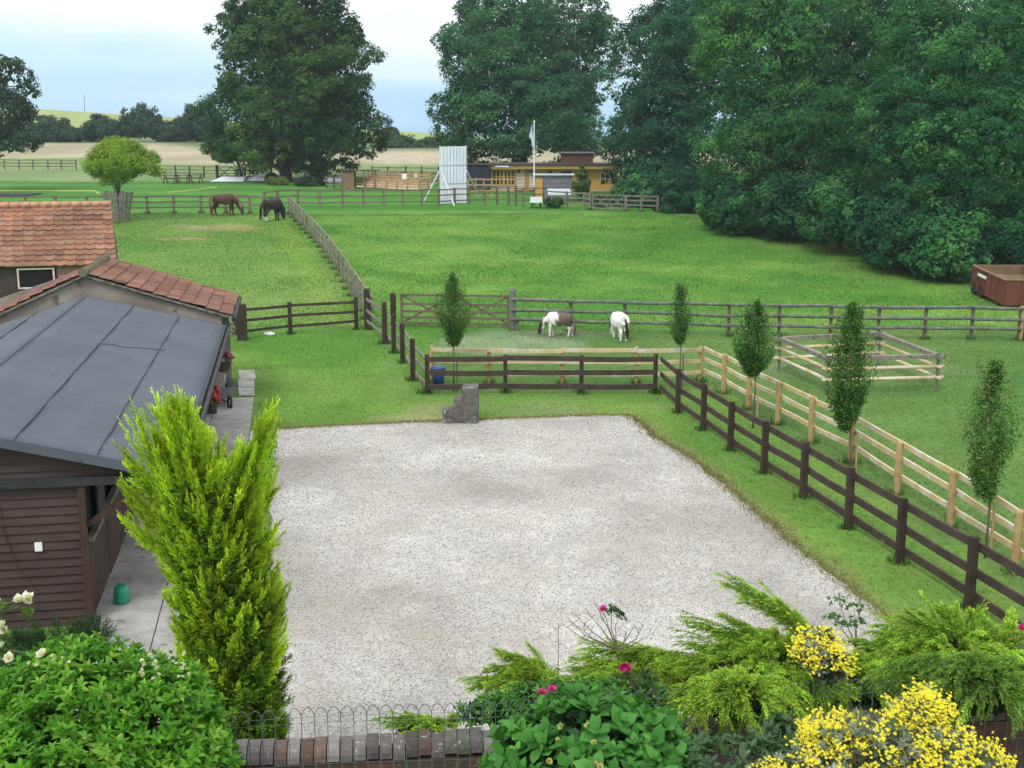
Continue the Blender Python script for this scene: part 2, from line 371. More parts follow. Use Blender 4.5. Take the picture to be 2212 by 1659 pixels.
    # dark soil colour that also paints in tree shade under the right-hand wood
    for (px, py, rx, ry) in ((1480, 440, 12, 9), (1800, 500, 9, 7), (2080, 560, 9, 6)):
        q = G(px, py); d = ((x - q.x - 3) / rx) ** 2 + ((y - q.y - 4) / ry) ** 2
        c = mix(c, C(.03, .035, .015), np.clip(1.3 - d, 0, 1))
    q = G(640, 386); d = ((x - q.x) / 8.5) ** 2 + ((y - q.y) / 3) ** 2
    c = mix(c, C(.05, .075, .02), np.clip(1.2 - d, 0, 1) * .8)  # tree shade below the limes, put into the ground colour too
    near = (y < 122)[:, None]; return np.clip(np.where(near, c * np.array([[.92, 1.0, .98]]), c), 0, 1)

ys = list(np.arange(8, 100, .5)); y_ = 100.0
ys = [-60, -40, -20, -8, 0, 4, 6] + ys
while y_ < 760: ys.append(y_); y_ += max(1.0, (y_ - 80) * .022)
xs = list(np.arange(-34, 34.01, .5)); x_ = 34.5
while x_ < 520: xs = [-x_] + xs + [x_]; x_ += max(.8, (x_ - 30) * .06)
X, Y = np.meshgrid(np.array(xs), np.array(ys)); nx, ny = len(xs), len(ys)
V = np.stack([X.ravel(), Y.ravel(), gz(X, Y).ravel()], 1)
I = np.arange(nx * ny).reshape(ny, nx)
F = np.stack([I[:-1, :-1], I[:-1, 1:], I[1:, 1:], I[1:, :-1]], -1).reshape(-1, 4)
m, t, b, o = new_mat('grass_ground')
a = N(t, 'ShaderNodeAttribute'); a.attribute_name = 'Col'
c = a.outputs[0]
c = mixc(t, 1.0, c, ramp(t, noise(t, .6, 4), [(.3, .86), (.7, 1.14)]), 'MULTIPLY')
c = mixc(t, 1.0, c, ramp(t, noise(t, 5, 4, .65), [(.3, .78), (.7, 1.2)]), 'MULTIPLY')
c = mixc(t, 1.0, c, ramp(t, noise(t, 42, 3, .7), [(.25, .7), (.75, 1.25)]), 'MULTIPLY')
c = mixc(t, ramp(t, noise(t, 17, 4, .75), [(.67, 0.0), (.76, .35)]), c, (.30, .34, .14))
t.links.new(c, b.inputs['Base Color']); b.inputs['Roughness'].default_value = .95; b.inputs['Specular IOR Level'].default_value = .1
bn = N(t, 'ShaderNodeBump'); bn.inputs['Strength'].default_value = .6; bn.inputs['Distance'].default_value = .05
t.links.new(noise(t, 14, 5, .7), bn.inputs['Height']); t.links.new(bn.outputs[0], b.inputs['Normal'])
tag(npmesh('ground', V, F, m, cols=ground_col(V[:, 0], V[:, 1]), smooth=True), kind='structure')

# gravel sheet
def dense(P, step=.25, jit=.05, close=True):
    out = []
    n = len(P)
    for i in range(n if close else n - 1):
        a, b = np.array(P[i]), np.array(P[(i + 1) % n]); k = max(1, int(np.hypot(*(b - a)) / step))
        for j in range(k): out.append(a + (b - a) * j / k + rng.normal(size=2) * jit)
    return out
gp = dense(GXY, .22, .045)
mb = MB(); mb.add([(p[0], p[1], .012) for p in gp], [tuple(range(len(gp)))])
m, t, b, o = new_mat('gravel')
tcn = N(t, 'ShaderNodeTexCoord')
vo = N(t, 'ShaderNodeTexVoronoi'); vo.inputs['Scale'].default_value = 52; t.links.new(tcn.outputs['Object'], vo.inputs['Vector'])
sp = N(t, 'ShaderNodeSeparateColor'); t.links.new(vo.outputs['Color'], sp.inputs[0])
stone = ramp(t, sp.outputs[0], [(0, (.24, .222, .205)), (.15, (.34, .322, .30)), (.5, (.43, .412, .388)), (.85, (.505, .488, .466)), (1, (.62, .605, .585))])
stone = mixc(t, 1.0, stone, ramp(t, noise(t, .17, 5, .55), [(.36, (.66, .64, .605)), (.5, (.94, .925, .90)), (.63, (1.14, 1.135, 1.12))]), 'MULTIPLY')
stone = mixc(t, 1.0, stone, ramp(t, noise(t, .8, 4, .55), [(.35, .90), (.65, 1.07)]), 'MULTIPLY')
stone = mixc(t, 1.0, stone, ramp(t, noise(t, 3.5, 4, .6), [(.3, .90), (.7, 1.07)]), 'MULTIPLY')
stone = mixc(t, ramp(t, noise(t, .55, 3, .5), [(.50, 0.0), (.72, .5)]), stone, (.33, .30, .235))
stone = mixc(t, ramp(t, noise(t, 1, 4, .6, stretch=(.9, .12, 1)), [(.56, 0.0), (.7, .35)]), stone, (.30, .275, .25))
t.links.new(stone, b.inputs['Base Color']); b.inputs['Roughness'].default_value = .85
bn = N(t, 'ShaderNodeBump'); bn.inputs['Strength'].default_value = .5; bn.inputs['Distance'].default_value = .012; bn.invert = True
t.links.new(vo.outputs['Distance'], bn.inputs['Height']); t.links.new(bn.outputs[0], b.inputs['Normal'])
tag(mb.build('gravel_yard', m), kind='structure')
# loose stones lying on the sheet
n = 52000
px = rng.uniform(-6.5, 7.5, n * 2); py = 10.7 + (34 - 10.7) * rng.random(n * 2) ** 1.35
ok = inpoly(px, py, GXY) | ((segdist(px, py, [(p.x, p.y) for p in GPW]) < .25) & (rng.random(n * 2) < .25))
px, py = px[ok][:n], py[ok][:n]; n = len(px)
s = rng.uniform(.007, .015, n) * (1 + .02 * (py - 11)); A = rng.uniform(0, 6.28, n)
oct_ = np.array([(1, 0, 0), (0, 1, 0), (-1, 0, 0), (0, -1, 0), (0, 0, .7), (0, 0, -.5)], float)
q = oct_[None] * s[:, None, None] * rng.uniform(.6, 1.25, (n, 6, 1))
ca, sa = np.cos(A)[:, None], np.sin(A)[:, None]
VV = np.stack([q[..., 0] * ca - q[..., 1] * sa + px[:, None], q[..., 0] * sa + q[..., 1] * ca + py[:, None], q[..., 2] + .016], -1)
of = np.array([(0, 1, 4), (1, 2, 4), (2, 3, 4), (3, 0, 4), (1, 0, 5), (2, 1, 5), (3, 2, 5), (0, 3, 5)])
FF = (of[None] + (np.arange(n) * 6)[:, None, None]).reshape(-1, 3)
tone = np.array([(.26, .242, .218), (.38, .36, .335), (.44, .423, .397), (.56, .545, .525), (.40, .365, .315)])[rng.choice(5, n, p=[.16, .28, .28, .2, .08])]
tag(npmesh('gravel', VV, FF, mk('loose_stone', (.5, .5, .5), rough=.85, attr=True, scale=10), cols=np.repeat(tone, 6, 0)), 'pale loose gravel stones scattered across the yard', 'gravel', kind='stuff')

# ------------------------------------------------------------------ grass blades
def blades(name, label, x, y, h, w, cols, zo=0.0, lean=.45, kind='stuff'):
    n = len(x); z = gz(x, y) + zo; a = rng.uniform(0, 6.28, n); d = rng.normal(size=(n, 2)) * lean * h[:, None]
    base = np.stack([x, y, z], 1); wv = np.stack([np.cos(a) * w, np.sin(a) * w, np.zeros(n)], 1)
    tip = base + np.stack([d[:, 0], d[:, 1], h], 1)
    VV = np.stack([base - wv, base + wv, tip], 1); FF = np.arange(n * 3).reshape(-1, 3)
    ob = npmesh(name, VV, FF, M['blade'], cols=np.repeat(cols, 3, 0))
    return tag(ob, label, 'grass', kind=kind)
def scatter(n, x0, x1, y0, y1): return rng.uniform(x0, x1, n), rng.uniform(y0, y1, n)
PAV = [(-5.0 - .177 * a_ - .984 * b_, 17.7 + .984 * a_ - .177 * b_) for a_, b_ in ((-4.2, -.8), (16.4, -.75), (16.4, 1.6), (-4.2, 1.6))]
x, y = scatter(210000, -13, 26, 13, 47)
ok = ~inpoly(x, y, GXY) & (np.abs(x) < .45 * y + 1) & ~inpoly(x, y, PAV) & ~((x < -4.9) & (y < 22)) & ~inpoly(x, y, [(-5.0, 17.7), (-7.7, 32.2), (-18, 34), (-18, 15)])
x, y = x[ok], y[ok]; cc = ground_col(x, y) * rng.uniform(.82, 1.25, (len(x), 1))
blades('grass', 'short mown lawn and paddock grass around the yard', x, y, rng.uniform(.02, .055, len(x)), rng.uniform(.006, .013, len(x)), cc)
x, y = scatter(190000, -32, 36, 46.5, 87)
ok = (np.abs(x) < .45 * y + 1); x, y = x[ok], y[ok]
cc = ground_col(x, y) * rng.uniform(.82, 1.22, (len(x), 1)); hl = .035 + .05 * rng.random(len(x)) * (1 + vn(x, y, .6, 5))
blades('grass', 'longer pasture grass growing across the far field', x, y, np.clip(hl, .03, .3), rng.uniform(.012, .03, len(x)), cc)
# ragged dry edge of the yard
P = [(p.x, p.y) for p in GPW]; xs_, ys_ = [], []
for (x1, y1), (x2, y2) in zip(P[:-1], P[1:]):
    k = int(math.hypot(x2 - x1, y2 - y1) * 420); tt = rng.random(k); xs_.append(x1 + (x2 - x1) * tt + rng.normal(size=k) * .11); ys_.append(y1 + (y2 - y1) * tt + rng.normal(size=k) * .11)
x, y = np.concatenate(xs_), np.concatenate(ys_)
cc = np.where(rng.random((len(x), 1)) < .55, np.array([[.26, .19, .10]]), np.array([[.15, .20, .05]])) * rng.uniform(.6, 1.3, (len(x), 1))
blades('grass', 'dry straggling grass along the edge of the gravel', x, y, rng.uniform(.02, .09, len(x)), rng.uniform(.005, .01, len(x)), cc)
# ------------------------------------------------------------------ fences
FEET = []
def seg_posts(pts): return [G(*p) for p in pts]
def fence(label, posts, H, rails, ps, rs, pm, rm, group=None, round_=False, cat='fence', side=None, skew=None, hts=None, name='post_and_rail_fence', skip=(), rails_round=False, flat_ext=.0, nudge=None):
    """posts: ground points; rails: heights above ground; ps post width; rs (thickness, height) of a rail"""
    o = thing(name, label, cat, posts[0], group)
    FEET.extend([(p[0], p[1], ps) for p in posts if p[1] < 90])
    for i, p in enumerate(posts):
        h = hts[i] if hts else H * random.uniform(.98, 1.03)
        p = Vector(p); lx, ly = random.gauss(0, .012), random.gauss(0, .012); top = p + Vector((lx, ly, h))
        if i in skip: continue
        mb = MB()
        if round_: mb.tube([p - Vector((0, 0, .1)), p + (top - p) * .97, top], [ps / 2, ps / 2, ps * .4], 10)
        else:
            d = (Vector(posts[min(i + 1, len(posts) - 1)]) - Vector(posts[max(i - 1, 0)])); az = math.atan2(d.y, d.x)
            mb.box(p + Vector((lx / 2, ly / 2, h / 2 - .05)), (ps, ps, h + .1), az)
        mb.build('post', pm, o, smooth=False)
    for a, b_ in zip(posts[:-1], posts[1:]):
        a, b_ = Vector(a), Vector(b_); d = (b_ - a); sd_ = Vector((d.y, -d.x, 0)).normalized() * ((side or 0) * (ps / 2 + rs[0] / 2 - .002))
        for r in rails:
            j1, j2 = random.gauss(0, .012), random.gauss(0, .012); e = d.normalized() * flat_ext
            mb = MB(); p, q = a + sd_ + Vector((0, 0, r + j1)) - e, b_ + sd_ + Vector((0, 0, r + j2)) + e
            if rails_round: mb.tube([p, (p + q) / 2 + Vector((0, 0, random.gauss(0, .012))), q], [rs[1] / 2, rs[1] / 2 * random.uniform(.9, 1.05), rs[1] / 2 * .95], 8)
            else:
                mid = (p + q) / 2 + Vector((0, 0, random.gauss(-.008, .008))); mb.beam(p, mid, rs[0], rs[1]); mb.beam(mid, q, rs[0], rs[1])
            mb.build('rail', rm, o, smooth=rails_round)
    return o
def gate(label, p, q, H, mats, rails=5, brace='x', group=None, name='field_gate', z0=.12, bar=.03, hgt=.09):
    p, q = Vector(p), Vector(q); o = thing(name, label, 'gate', p, group); up = Vector((0, 0, 1))
    MB().beam(p + up * z0, p + up * H, .07, .08, (q - p)).build('stile', mats, o); MB().beam(q + up * z0, q + up * H, .07, .08, (q - p)).build('stile', mats, o)
    fr = [0, .2, .42, .68, 1] if rails == 5 else [i / (rails - 1) for i in range(rails)]
    for f in fr:
        z = z0 + .04 + (H - z0 - .08) * f; MB().beam(p + up * z, q + up * z, bar, hgt).build('bar', mats, o)
    m_ = (p + q) / 2; nn = (q - p).cross(up).normalized() * -.03; a, c = up * (z0 + .05), up * (H - .05)
    L = [(p + c, m_ + a), (p + a, m_ + c), (m_ + a, q + c), (m_ + c, q + a)] if brace == 'x' else [(p + c, m_ + a), (m_ + a, q + c)]
    for s_, e_ in L: MB().beam(s_ + nn, e_ + nn, .025, .07).build('brace', mats, o)
    return o
# dark creosoted fence round the yard
front = seg_posts([(922.7, 850), (1092, 849), (1255.7, 850), (1414.7, 849)])
fence('dark brown three-rail fence straight behind the stone steps', front, 1.14, [.22, .62, 1.02], .115, (.045, .15), M['dark_wood'], M['dark_rail'], 'dark brown fences round the gravel yard', side=1)
rt = seg_posts([(1414.7, 849), (1463, 892), (1518, 929), (1578, 973), (1650, 1022), (1735, 1076), (1831, 1142), (1943, 1216), (2093, 1315), (2290, 1446)])
rt[0] += Vector((.07, -.06, 0))
fence('dark brown fence slanting down the right side of the gravel', rt, 1.18, [.2, .6, 1.02], .12, (.045, .14), M['dark_wood'], M['dark_rail'], 'dark brown fences round the gravel yard', side=-1, skip=(0,))
lf = seg_posts([(912, 849), (891, 822), (870, 784), (851, 763), (833, 743)])
lf[0] = front[0] + Vector((-.13, .02, 0))
fence('dark posts with worn grey rails stepping back left of the stone steps', lf, 1.2, [.25, .65, 1.02], .14, (.04, .10), M['dark_wood'], M['old_wood'], 'dark brown fences round the gravel yard', side=1, skip=(0,), hts=[1.0, 1.28, 1.3, 1.32, 1.5])
bl = seg_posts([(767, 711), (628, 722), (526, 733)]); bl[0] = G(770, 712)
fence('dark three-rail fence between the tiled barn and the corner posts', bl, 1.12, [.3, .68, 1.05], .12, (.045, .10), M['dark_wood'], M['dark_rail'], 'dark brown fences round the gravel yard', side=1, hts=[1.25, 1.2, 1.2])
for (px, py, h, lab) in ((794, 712, 1.55, 'thick dark post where the three fences meet'), (850, 704, 1.25, 'dark gate post left of the long braced gate'), (524, 735, 1.3, 'massive dark post at the eaves of the tiled barn')):
    p = G(px, py); o = thing('wooden_post', lab, 'post', p); w = .34 if px < 600 else .22
    MB().box(p + Vector((0, 0, h / 2 - .05)), (w, w * .8, h + .1), .1).build('shaft', M['dark_wood'], o); MB().box(p + Vector((0, 0, h + .012)), (w * .96, w * .76, .03), .1, .8).build('cap', M['dark_wood'], o)
fence('short dark bay with worn rails beside the meeting corner', seg_posts([(797, 712), (831, 742)]), 1.4, [.35, .75, 1.2], .14, (.04, .10), M['dark_wood'], M['old_wood'], 'dark brown fences round the gravel yard', side=1)
gate('long weathered field gate braced with two crosses left of the pony fence', G(868, 706), G(1099, 710), 1.28, M['brown_rail'], 5, 'x')
p = G(1107, 712); o = thing('wooden_post', 'tall rounded grey gate post at the end of the pony fence', 'post', p)
MB().tube([p - Vector((0, 0, .1)), p + Vector((0, 0, 1.5)), p + Vector((0, 0, 1.58))], [.14, .135, .09], 12).build('shaft', M['grey_rail'], o)
MB().tube([p + Vector((.16, -.03, 0)), p + Vector((.16, -.03, .35))], .08, 8).build('stub', M['grey_rail'], o)
gate('dark gate half hidden under the eaves of the tiled barn', G(395, 716), G(512, 730), 1.2, M['dark_rail'], 4, 'x')
# grey half-round rail fence behind the ponies
pf = seg_posts([(1109, 712), (1232, 716), (1348, 719), (1460, 722), (1574, 726), (1682, 727), (1793, 729), (1896, 733), (1996, 733), (2097, 733), (2200, 735)])
fence('mossy grey round-rail fence running behind the two ponies', pf, 1.22, [.42, .78, 1.18], .13, (.1, .13), M['brown_rail'], M['grey_rail'], None, True, side=1, rails_round=True, flat_ext=.05)
p = G(2203, 735); o = thing('wooden_post', 'pale new post at the right end of the mossy fence', 'post', p)
MB().tube([p, p + Vector((0, 0, 1.2)), p + Vector((0, 0, 1.24))], [.08, .08, .06], 10).build('shaft', M['new_post'], o)
fence('weathered stub of round-rail fence leaving the frame at the right', [p + Vector((.15, .1, 0)), G(2330, 742)], 1.2, [.42, .78, 1.15], .13, (.1, .12), M['brown_rail'], M['grey_rail'], None, True, rails_round=True)
# new pale fence
nf = seg_posts([(934, 826), (1057, 829), (1215, 829), (1373, 829), (1511, 826)])
fence('new pale timber fence parallel behind the dark yard fence', nf, 1.1, [.32, .68, 1.02], .13, (.05, .11), M['new_post'], M['new_wood'], 'new pale timber fences of the pony paddock', True, side=1)
nr = seg_posts([(1513, 826), (1562, 850), (1616, 884), (1679, 917), (1751, 957), (1837, 1000), (1936, 1066), (2052, 1142), (2191, 1238), (2360, 1345)])
fence('new pale timber fence slanting down behind the hornbeams', nr, 1.14, [.36, .72, 1.04], .14, (.05, .11), M['new_post'], M['new_wood'], 'new pale timber fences of the pony paddock', True, side=-1, skip=(0,))
# square pen of rails
pc = seg_posts([(1682, 802), (1897, 790), (2022, 846), (1787, 852)])
o = thing('rail_pen', 'low square pen of peeled poles with grey top rails in the paddock', 'pen', pc[0])
for p in pc: MB().tube([p, p + Vector((0, 0, 1.0))], .045, 8).build('post', M['grey_rail'], o)
for i in range(4):
    a, b_ = pc[i], pc[(i + 1) % 4]; e = (b_ - a).normalized() * .18
    for z, mm, r_ in ((.42, M['new_wood'], .055), (.74, M['new_wood'], .055), (1.04, M['old_wood'], .075)):
        if z > 1: MB().beam(a - e + Vector((0, 0, z)), b_ + e + Vector((0, 0, z)), .17, .12).build('top_rail', mm, o)
        else: MB().tube([a - e + Vector((0, 0, z)), b_ + e + Vector((0, 0, z))], r_, 8).build('rail', mm, o, smooth=True)
# long fence up the field
a, b_ = G(800, 708), G(624, 462); n = 21
lp = []
for i in range(n):
    f = (i / (n - 1)); x = a.x + (b_.x - a.x) * f + .5 * math.sin(f * 3.14) * 1; y = a.y + (b_.y - a.y) * f; lp.append(gv(x, y))
fence('long weathered grey fence running up between the two fields', lp, 1.22, [.38, .76, 1.16], .13, (.06, .11), M['old_wood'], M['old_wood'], None, side=1)
# fence along the cricket ground
far1 = seg_posts([(-60, 462), (0, 462), (57, 462), (122, 462), (190, 462), (256, 461), (319, 461), (376, 460), (435, 460), (488, 460), (540, 461)])
fence('brown three-rail fence behind the chestnut horse and the slatted tree guard', far1, 1.25, [.4, .8, 1.18], .16, (.05, .1), M['tan_post'], M['brown_rail'], 'fences along the cricket ground', side=1)
far2 = seg_posts([(571, 452), (600, 449), (644, 446), (691, 449), (740, 447), (785, 447), (829, 446), (870, 446), (911, 446), (948, 445), (982, 443), (1013, 442), (1047, 441)])
fence('brown three-rail fence passing in front of the white sight screen', far2, 1.3, [.35, .8, 1.22], .16, (.05, .09), M['tan_post'], M['brown_rail'], 'fences along the cricket ground', side=1)
far3 = seg_posts([(1047, 441), (1073, 442), (1098, 443), (1114, 444), (1130, 445), (1154, 444), (1180, 444)])
fence('narrow-bayed fence in front of the timber pavilion', far3, 1.35, [.4, .85, 1.28], .12, (.05, .08), M['brown_rail'], M['brown_rail'], 'fences along the cricket ground', side=1)
far4 = seg_posts([(1180, 446), (1224, 450), (1261, 452), (1275, 453)])
fence('weathered fence climbing past the small spruce by the pavilion', far4, 1.2, [.45, .8, 1.15], .14, (.05, .1), M['old_wood'], M['old_wood'], 'fences along the cricket ground', side=1)
gate('pale grey braced gate below the wood at the pavilion corner', G(1280, 454), G(1350, 456), 1.15, M['old_wood'], 4, 'x')
far5 = seg_posts([(1352, 456), (1385, 457), (1420, 458)])
fence('weathered fence end disappearing under the wood', far5, 1.15, [.45, .8, 1.1], .14, (.05, .1), M['old_wood'], M['old_wood'], 'fences along the cricket ground', side=1)
# broken rails between horses
mb = MB(); a, b_ = G(541, 458), G(574, 453)
o = thing('broken_rail', 'pale broken rail sagging between the two grazing horses', 'rail', a)
mb.beam(a + Vector((-.9, 0, 1.2)), b_ + Vector((0, 0, .85)), .05, .12).build('rail', M['old_wood'], o)
MB().beam(a + Vector((0, 0, .45)), b_ + Vector((.8, 0, .55)), .05, .1).build('rail', M['old_wood'], o)
MB().beam(G(605, 470) + Vector((0, 0, .2)), G(622, 462) + Vector((0, 0, .1)), .06, .1).build('rail', M['old_wood'], o)
# far left and middle fences of the cricket ground
fl = seg_posts([(-40, 366), (10, 366), (42, 367), (72, 367), (104, 367), (133, 367), (165, 368)])
fence('thin dark fence across the far left of the cricket field', fl, 1.15, [.4, .75, 1.1], .12, (.05, .09), M['old_wood'], M['brown_rail'], 'fences beyond the cricket field', side=1)
fm = seg_posts([(345, 381), (380, 382), (410, 382), (441, 383), (468, 384)])
fence('thin dark fence behind the three picnic tables', fm, 1.15, [.4, .75, 1.1], .12, (.05, .08), M['picnic'], M['brown_rail'], 'fences beyond the cricket field', side=1)
gate('dark braced gate left of the guarded small tree', G(471, 388), G(529, 389), 1.3, M['picnic'], 5, 'x', 'dark gates below the big limes', hgt=.07)
gate('dark braced gate between the small tree and the big trunk', G(530, 389), G(585, 389), 1.3, M['picnic'], 5, 'x', 'dark gates below the big limes', hgt=.07)
for (px, pb, lab) in ((470, 390, 'black post left of the dark braced gates'), (586, 391, 'black post right of the dark braced gates')):
    p = G(px, pb); tag(MB().box(p + Vector((0, 0, .75)), (.24, .24, 1.5)).build('wooden_post', M['picnic']), lab, 'post')
fh = seg_posts([(706, 405), (722, 406), (740, 406)])
fence('dark boarded fence left of the small wooden hut', fh, 1.15, [.3, .6, .9], .14, (.05, .1), M['picnic'], M['old_wood'], 'fences beyond the cricket field', side=1)
# larch enclosure
pe = seg_posts([(765, 405), (790, 407), (812, 408), (835, 409), (858, 410), (880, 411), (906, 412), (925, 409)])
fence('ochre larch fence enclosing sandy ground by the hut', pe, 1.05, [.3, .5, .7, .9], .12, (.05, .11), M['new_post'], M['rail_wood'], 'fences beyond the cricket field', side=1)
pe2 = [gv(p.x + .3, p.y + 9) for p in pe]
fence('second larch fence at the back of the sandy enclosure', pe2, 1.2, [.3, .62, .94], .12, (.05, .12), M['new_post'], M['rail_wood'], 'fences beyond the cricket field', side=1)
xy = [(pe[0].x, pe[0].y), (pe[6].x, pe[6].y), (pe2[7].x, pe2[7].y), (pe2[0].x, pe2[0].y)]
dd = dense(xy, 1.0, .08)
tag(MB().add([gv(p[0], p[1], .03) for p in dd], [tuple(range(len(dd)))]).build('sand_path', M['sand']), kind='structure')
pg = seg_posts([(1012, 425), (1028, 425), (1045, 425), (1062, 425), (1080, 425), (1097, 425), (1112, 425)])
fence('low ochre fence under the pavilion windows', pg, 1.5, [.5, .95, 1.4], .11, (.05, .12), M['new_post'], M['rail_wood'], 'fences beyond the cricket field', side=1)

fx_ = np.array(FEET); k = 60
ax_ = rng.uniform(0, 6.283, (len(fx_), k)); rr_ = fx_[:, 2:3] * .55 + np.abs(rng.normal(size=(len(fx_), k))) * .09
x = (fx_[:, :1] + np.cos(ax_) * rr_).ravel(); y = (fx_[:, 1:2] + np.sin(ax_) * rr_).ravel()
blades('grass', 'dark rough grass added round the fence posts as contact shadow', x, y, rng.uniform(.06, .2, len(x)) * (1 + .004 * y), rng.uniform(.006, .014, len(x)) * (1 + .01 * y), np.array([[.065, .13, .025]]) * rng.uniform(.5, 1.5, (len(x), 1)), lean=.3)  # darker tufts added to stand in for contact shadows at the posts
# ------------------------------------------------------------------ stables and barns
UA, UV = Vector((-.177, .984, 0)), Vector((.984, .177, 0))      # along the stable, across it
def LP(o_, a, b, z): return Vector(o_) + UA * a - UV * b + Vector((0, 0, z))
S0 = Vector((-5.0, 17.7, 0))
SL, SE, SR, SB = 14.4, 2.40, 3.26, 3.42     # length, eave z, ridge z, eave to ridge
st = thing('stable_block', 'dark weatherboarded stable with grey felt roof on the left', 'stable', S0)
def roofz(b): return SE + (SR - SE) * (b / SB) if b <= SB else SR - 1.3 * (SR - SE) * ((b - SB) / SB)
# felt slopes, with slightly sagging surface
for k, (b0, b1) in enumerate(((0, SB), (SB, 2 * SB))):
    na, nb = 40, 12; Vs = []; th = .05
    for zz_ in (0, -th):
        for i in range(na + 1):
            for j in range(nb + 1):
                a_ = -.12 + (SL + .12) * i / na; bb = b0 + (b1 - b0) * j / nb
                sag = .009 * math.sin(a_ * 2.1 + bb) + .006 * math.sin(a_ * 5.3 + bb * 3)
                edge = 0 if j in (0, nb) or i in (0, na) else sag
                Vs.append(LP(S0, a_, bb, roofz(bb) + edge + zz_))
    I = np.arange((na + 1) * (nb + 1)).reshape(na + 1, nb + 1); f0 = np.stack([I[:-1, :-1], I[1:, :-1], I[1:, 1:], I[:-1, 1:]], -1).reshape(-1, 4)
    off = (na + 1) * (nb + 1); f1 = f0[:, ::-1] + off
    ed = []
    for i in range(na): ed += [(I[i, 0], I[i, 0] + off, I[i + 1, 0] + off, I[i + 1, 0]), (I[i + 1, nb], I[i + 1, nb] + off, I[i, nb] + off, I[i, nb])]
    for j in range(nb): ed += [(I[0, j + 1], I[0, j + 1] + off, I[0, j] + off, I[0, j]), (I[na, j], I[na, j] + off, I[na, j + 1] + off, I[na, j + 1])]
    npmesh('roof_slope', [tuple(v) for v in Vs], np.vstack([f0, f1, np.array(ed)]), M['felt'], st, smooth=False)
# felt turned down over the gable and the eave
mb = MB(); nq = 28
for i in range(nq):
    b0, b1 = 2 * SB * i / nq, 2 * SB * (i + 1) / nq
    mb.beam(LP(S0, -.137, b0, roofz(b0) - .055), LP(S0, -.137, b1, roofz(b1) - .055), .03, .15)
mb.build('verge_trim', M['felt'], st)
MB().beam(LP(S0, -.12, -.03, SE - .06), LP(S0, SL, -.03, SE - .06), .05, .14).build('fascia', M['bitumen'], st)
mb = MB()
gy = [LP(S0, a_, -.11, SE - .10) for a_ in np.linspace(-.05, SL, 8)]; mb.tube(gy, .055, 8).build('gutter', M['bitumen'], st)
for bb in (1.12, 2.25, 4.6):
    mb = MB()
    for i in range(30):
        a0, a1 = -.12 + 14.4 * i / 30, -.12 + 14.4 * (i + 1) / 30; w0 = .006 * math.sin(i * 1.3)
        mb.beam(LP(S0, a0, bb + w0, roofz(bb) + .012), LP(S0, a1, bb + .006 * math.sin((i + 1) * 1.3), roofz(bb) + .012), .014, .03)
    mb.build('felt_seam', M['seam'], st)
MB().tube([LP(S0, a_, SB, SR - .005) for a_ in np.linspace(-.1, SL, 12)], .03, 6).build('ridge_seam', M['felt'], st)
# crack in the felt
mb = MB(); cr = [(8.2, 2.30), (8.5, 2.05), (8.45, 1.8), (8.75, 1.5), (8.95, 1.2), (9.05, 1.0)]
for (a0, b0), (a1, b1) in zip(cr[:-1], cr[1:]): mb.beam(LP(S0, a0, b0, roofz(b0) + .022), LP(S0, a1, b1, roofz(b1) + .022), .012, .01)
mb.build('felt_tear', M['bitumen'], st)
# gable boards
mb = MB(); z = .0; W0, W1 = 1.4, 6.7
while z < SR - .1:
    lo = z; hi = z + .135
    if lo < SE - .14: bL, bR = W0, W1
    else:
        f = (lo + .15 - SE + .075) / (SR - SE); bL, bR = max(.05, f * SB), 2 * SB - max(.05, SB - (1 - f) * SB / 1.3)
    if bR - bL > .1:
        A, B = LP(S0, .12, bL, lo), LP(S0, .12, bR, lo); o2 = UA * .02; o1 = -UA * .012
        mb.add([A + o1, B + o1, B + o1 + Vector((0, 0, .012)), A + o1 + Vector((0, 0, .012)), A + o2 + Vector((0, 0, .15)), B + o2 + Vector((0, 0, .15)), A + o2, B + o2],
               [(0, 1, 7, 6), (0, 3, 2, 1), (3, 4, 5, 2)])
    z += .135
mb.build('gable_wall', M['board'], st)
MB().beam(LP(S0, .17, W0, 1.2), LP(S0, .17, W1, 1.2), .05, 2.3).build('wall_lining', M['black'], st)
MB().beam(LP(S0, .06, .0, SE - .13), LP(S0, .06, W1, SE - .10), .12, .13).build('wall_plate', M['bitumen'], st)
MB().box(LP(S0, .09, W0 + .01, 1.12), (.10, .10, 2.24), math.atan2(UV.y, UV.x)).build('corner_post', M['door_wood'], st)
# side wall under the overhang
def side(a0, a1, z0, z1, mat, name, off=0.0, th=.06):
    return MB().beam(LP(S0, a0, W0 + .03 - off, (z0 + z1) / 2), LP(S0, a1, W0 + .03 - off, (z0 + z1) / 2), th, z1 - z0).build(name, mat, st)
side(.2, SL, 0, 2.5, M['black'], 'interior_shade_panel', -.12)  # near-black sheet standing in for the unlit interior behind the doors
for (a0, a1) in ((.16, .35), (1.5, 2.2), (3.4, 6.3), (7.6, 10.2), (11.5, 14.3)):
    mb = MB(); zz_ = 0.0
    while zz_ < 2.3:
        mb.beam(LP(S0, a0, W0 + .02, zz_ + .07), LP(S0, a1, W0 + .02, zz_ + .07), .03 + .012 * ((int(zz_ / .14)) % 2), .138); zz_ += .14
    mb.build('side_wall', M['board'], st)
for (a0, a1) in ((.36, 1.48), (2.22, 3.38), (6.32, 7.58), (10.22, 11.48)):
    d_ = side(a0, a1, .03, 1.22, M['door_wood'], 'stable_door', .01, .05)
    MB().beam(LP(S0, a0, W0 - .03, 1.26), LP(S0, a1, W0 - .03, 1.26), .10, .07).build('door_capping', M['old_wood'], d_)
for (a0, a1) in ((2.22, 3.38), (6.32, 7.58)):
    side(a0 + .95, a1 + .9, 1.3, 2.2, M['door_wood'], 'top_door', .08, .04)
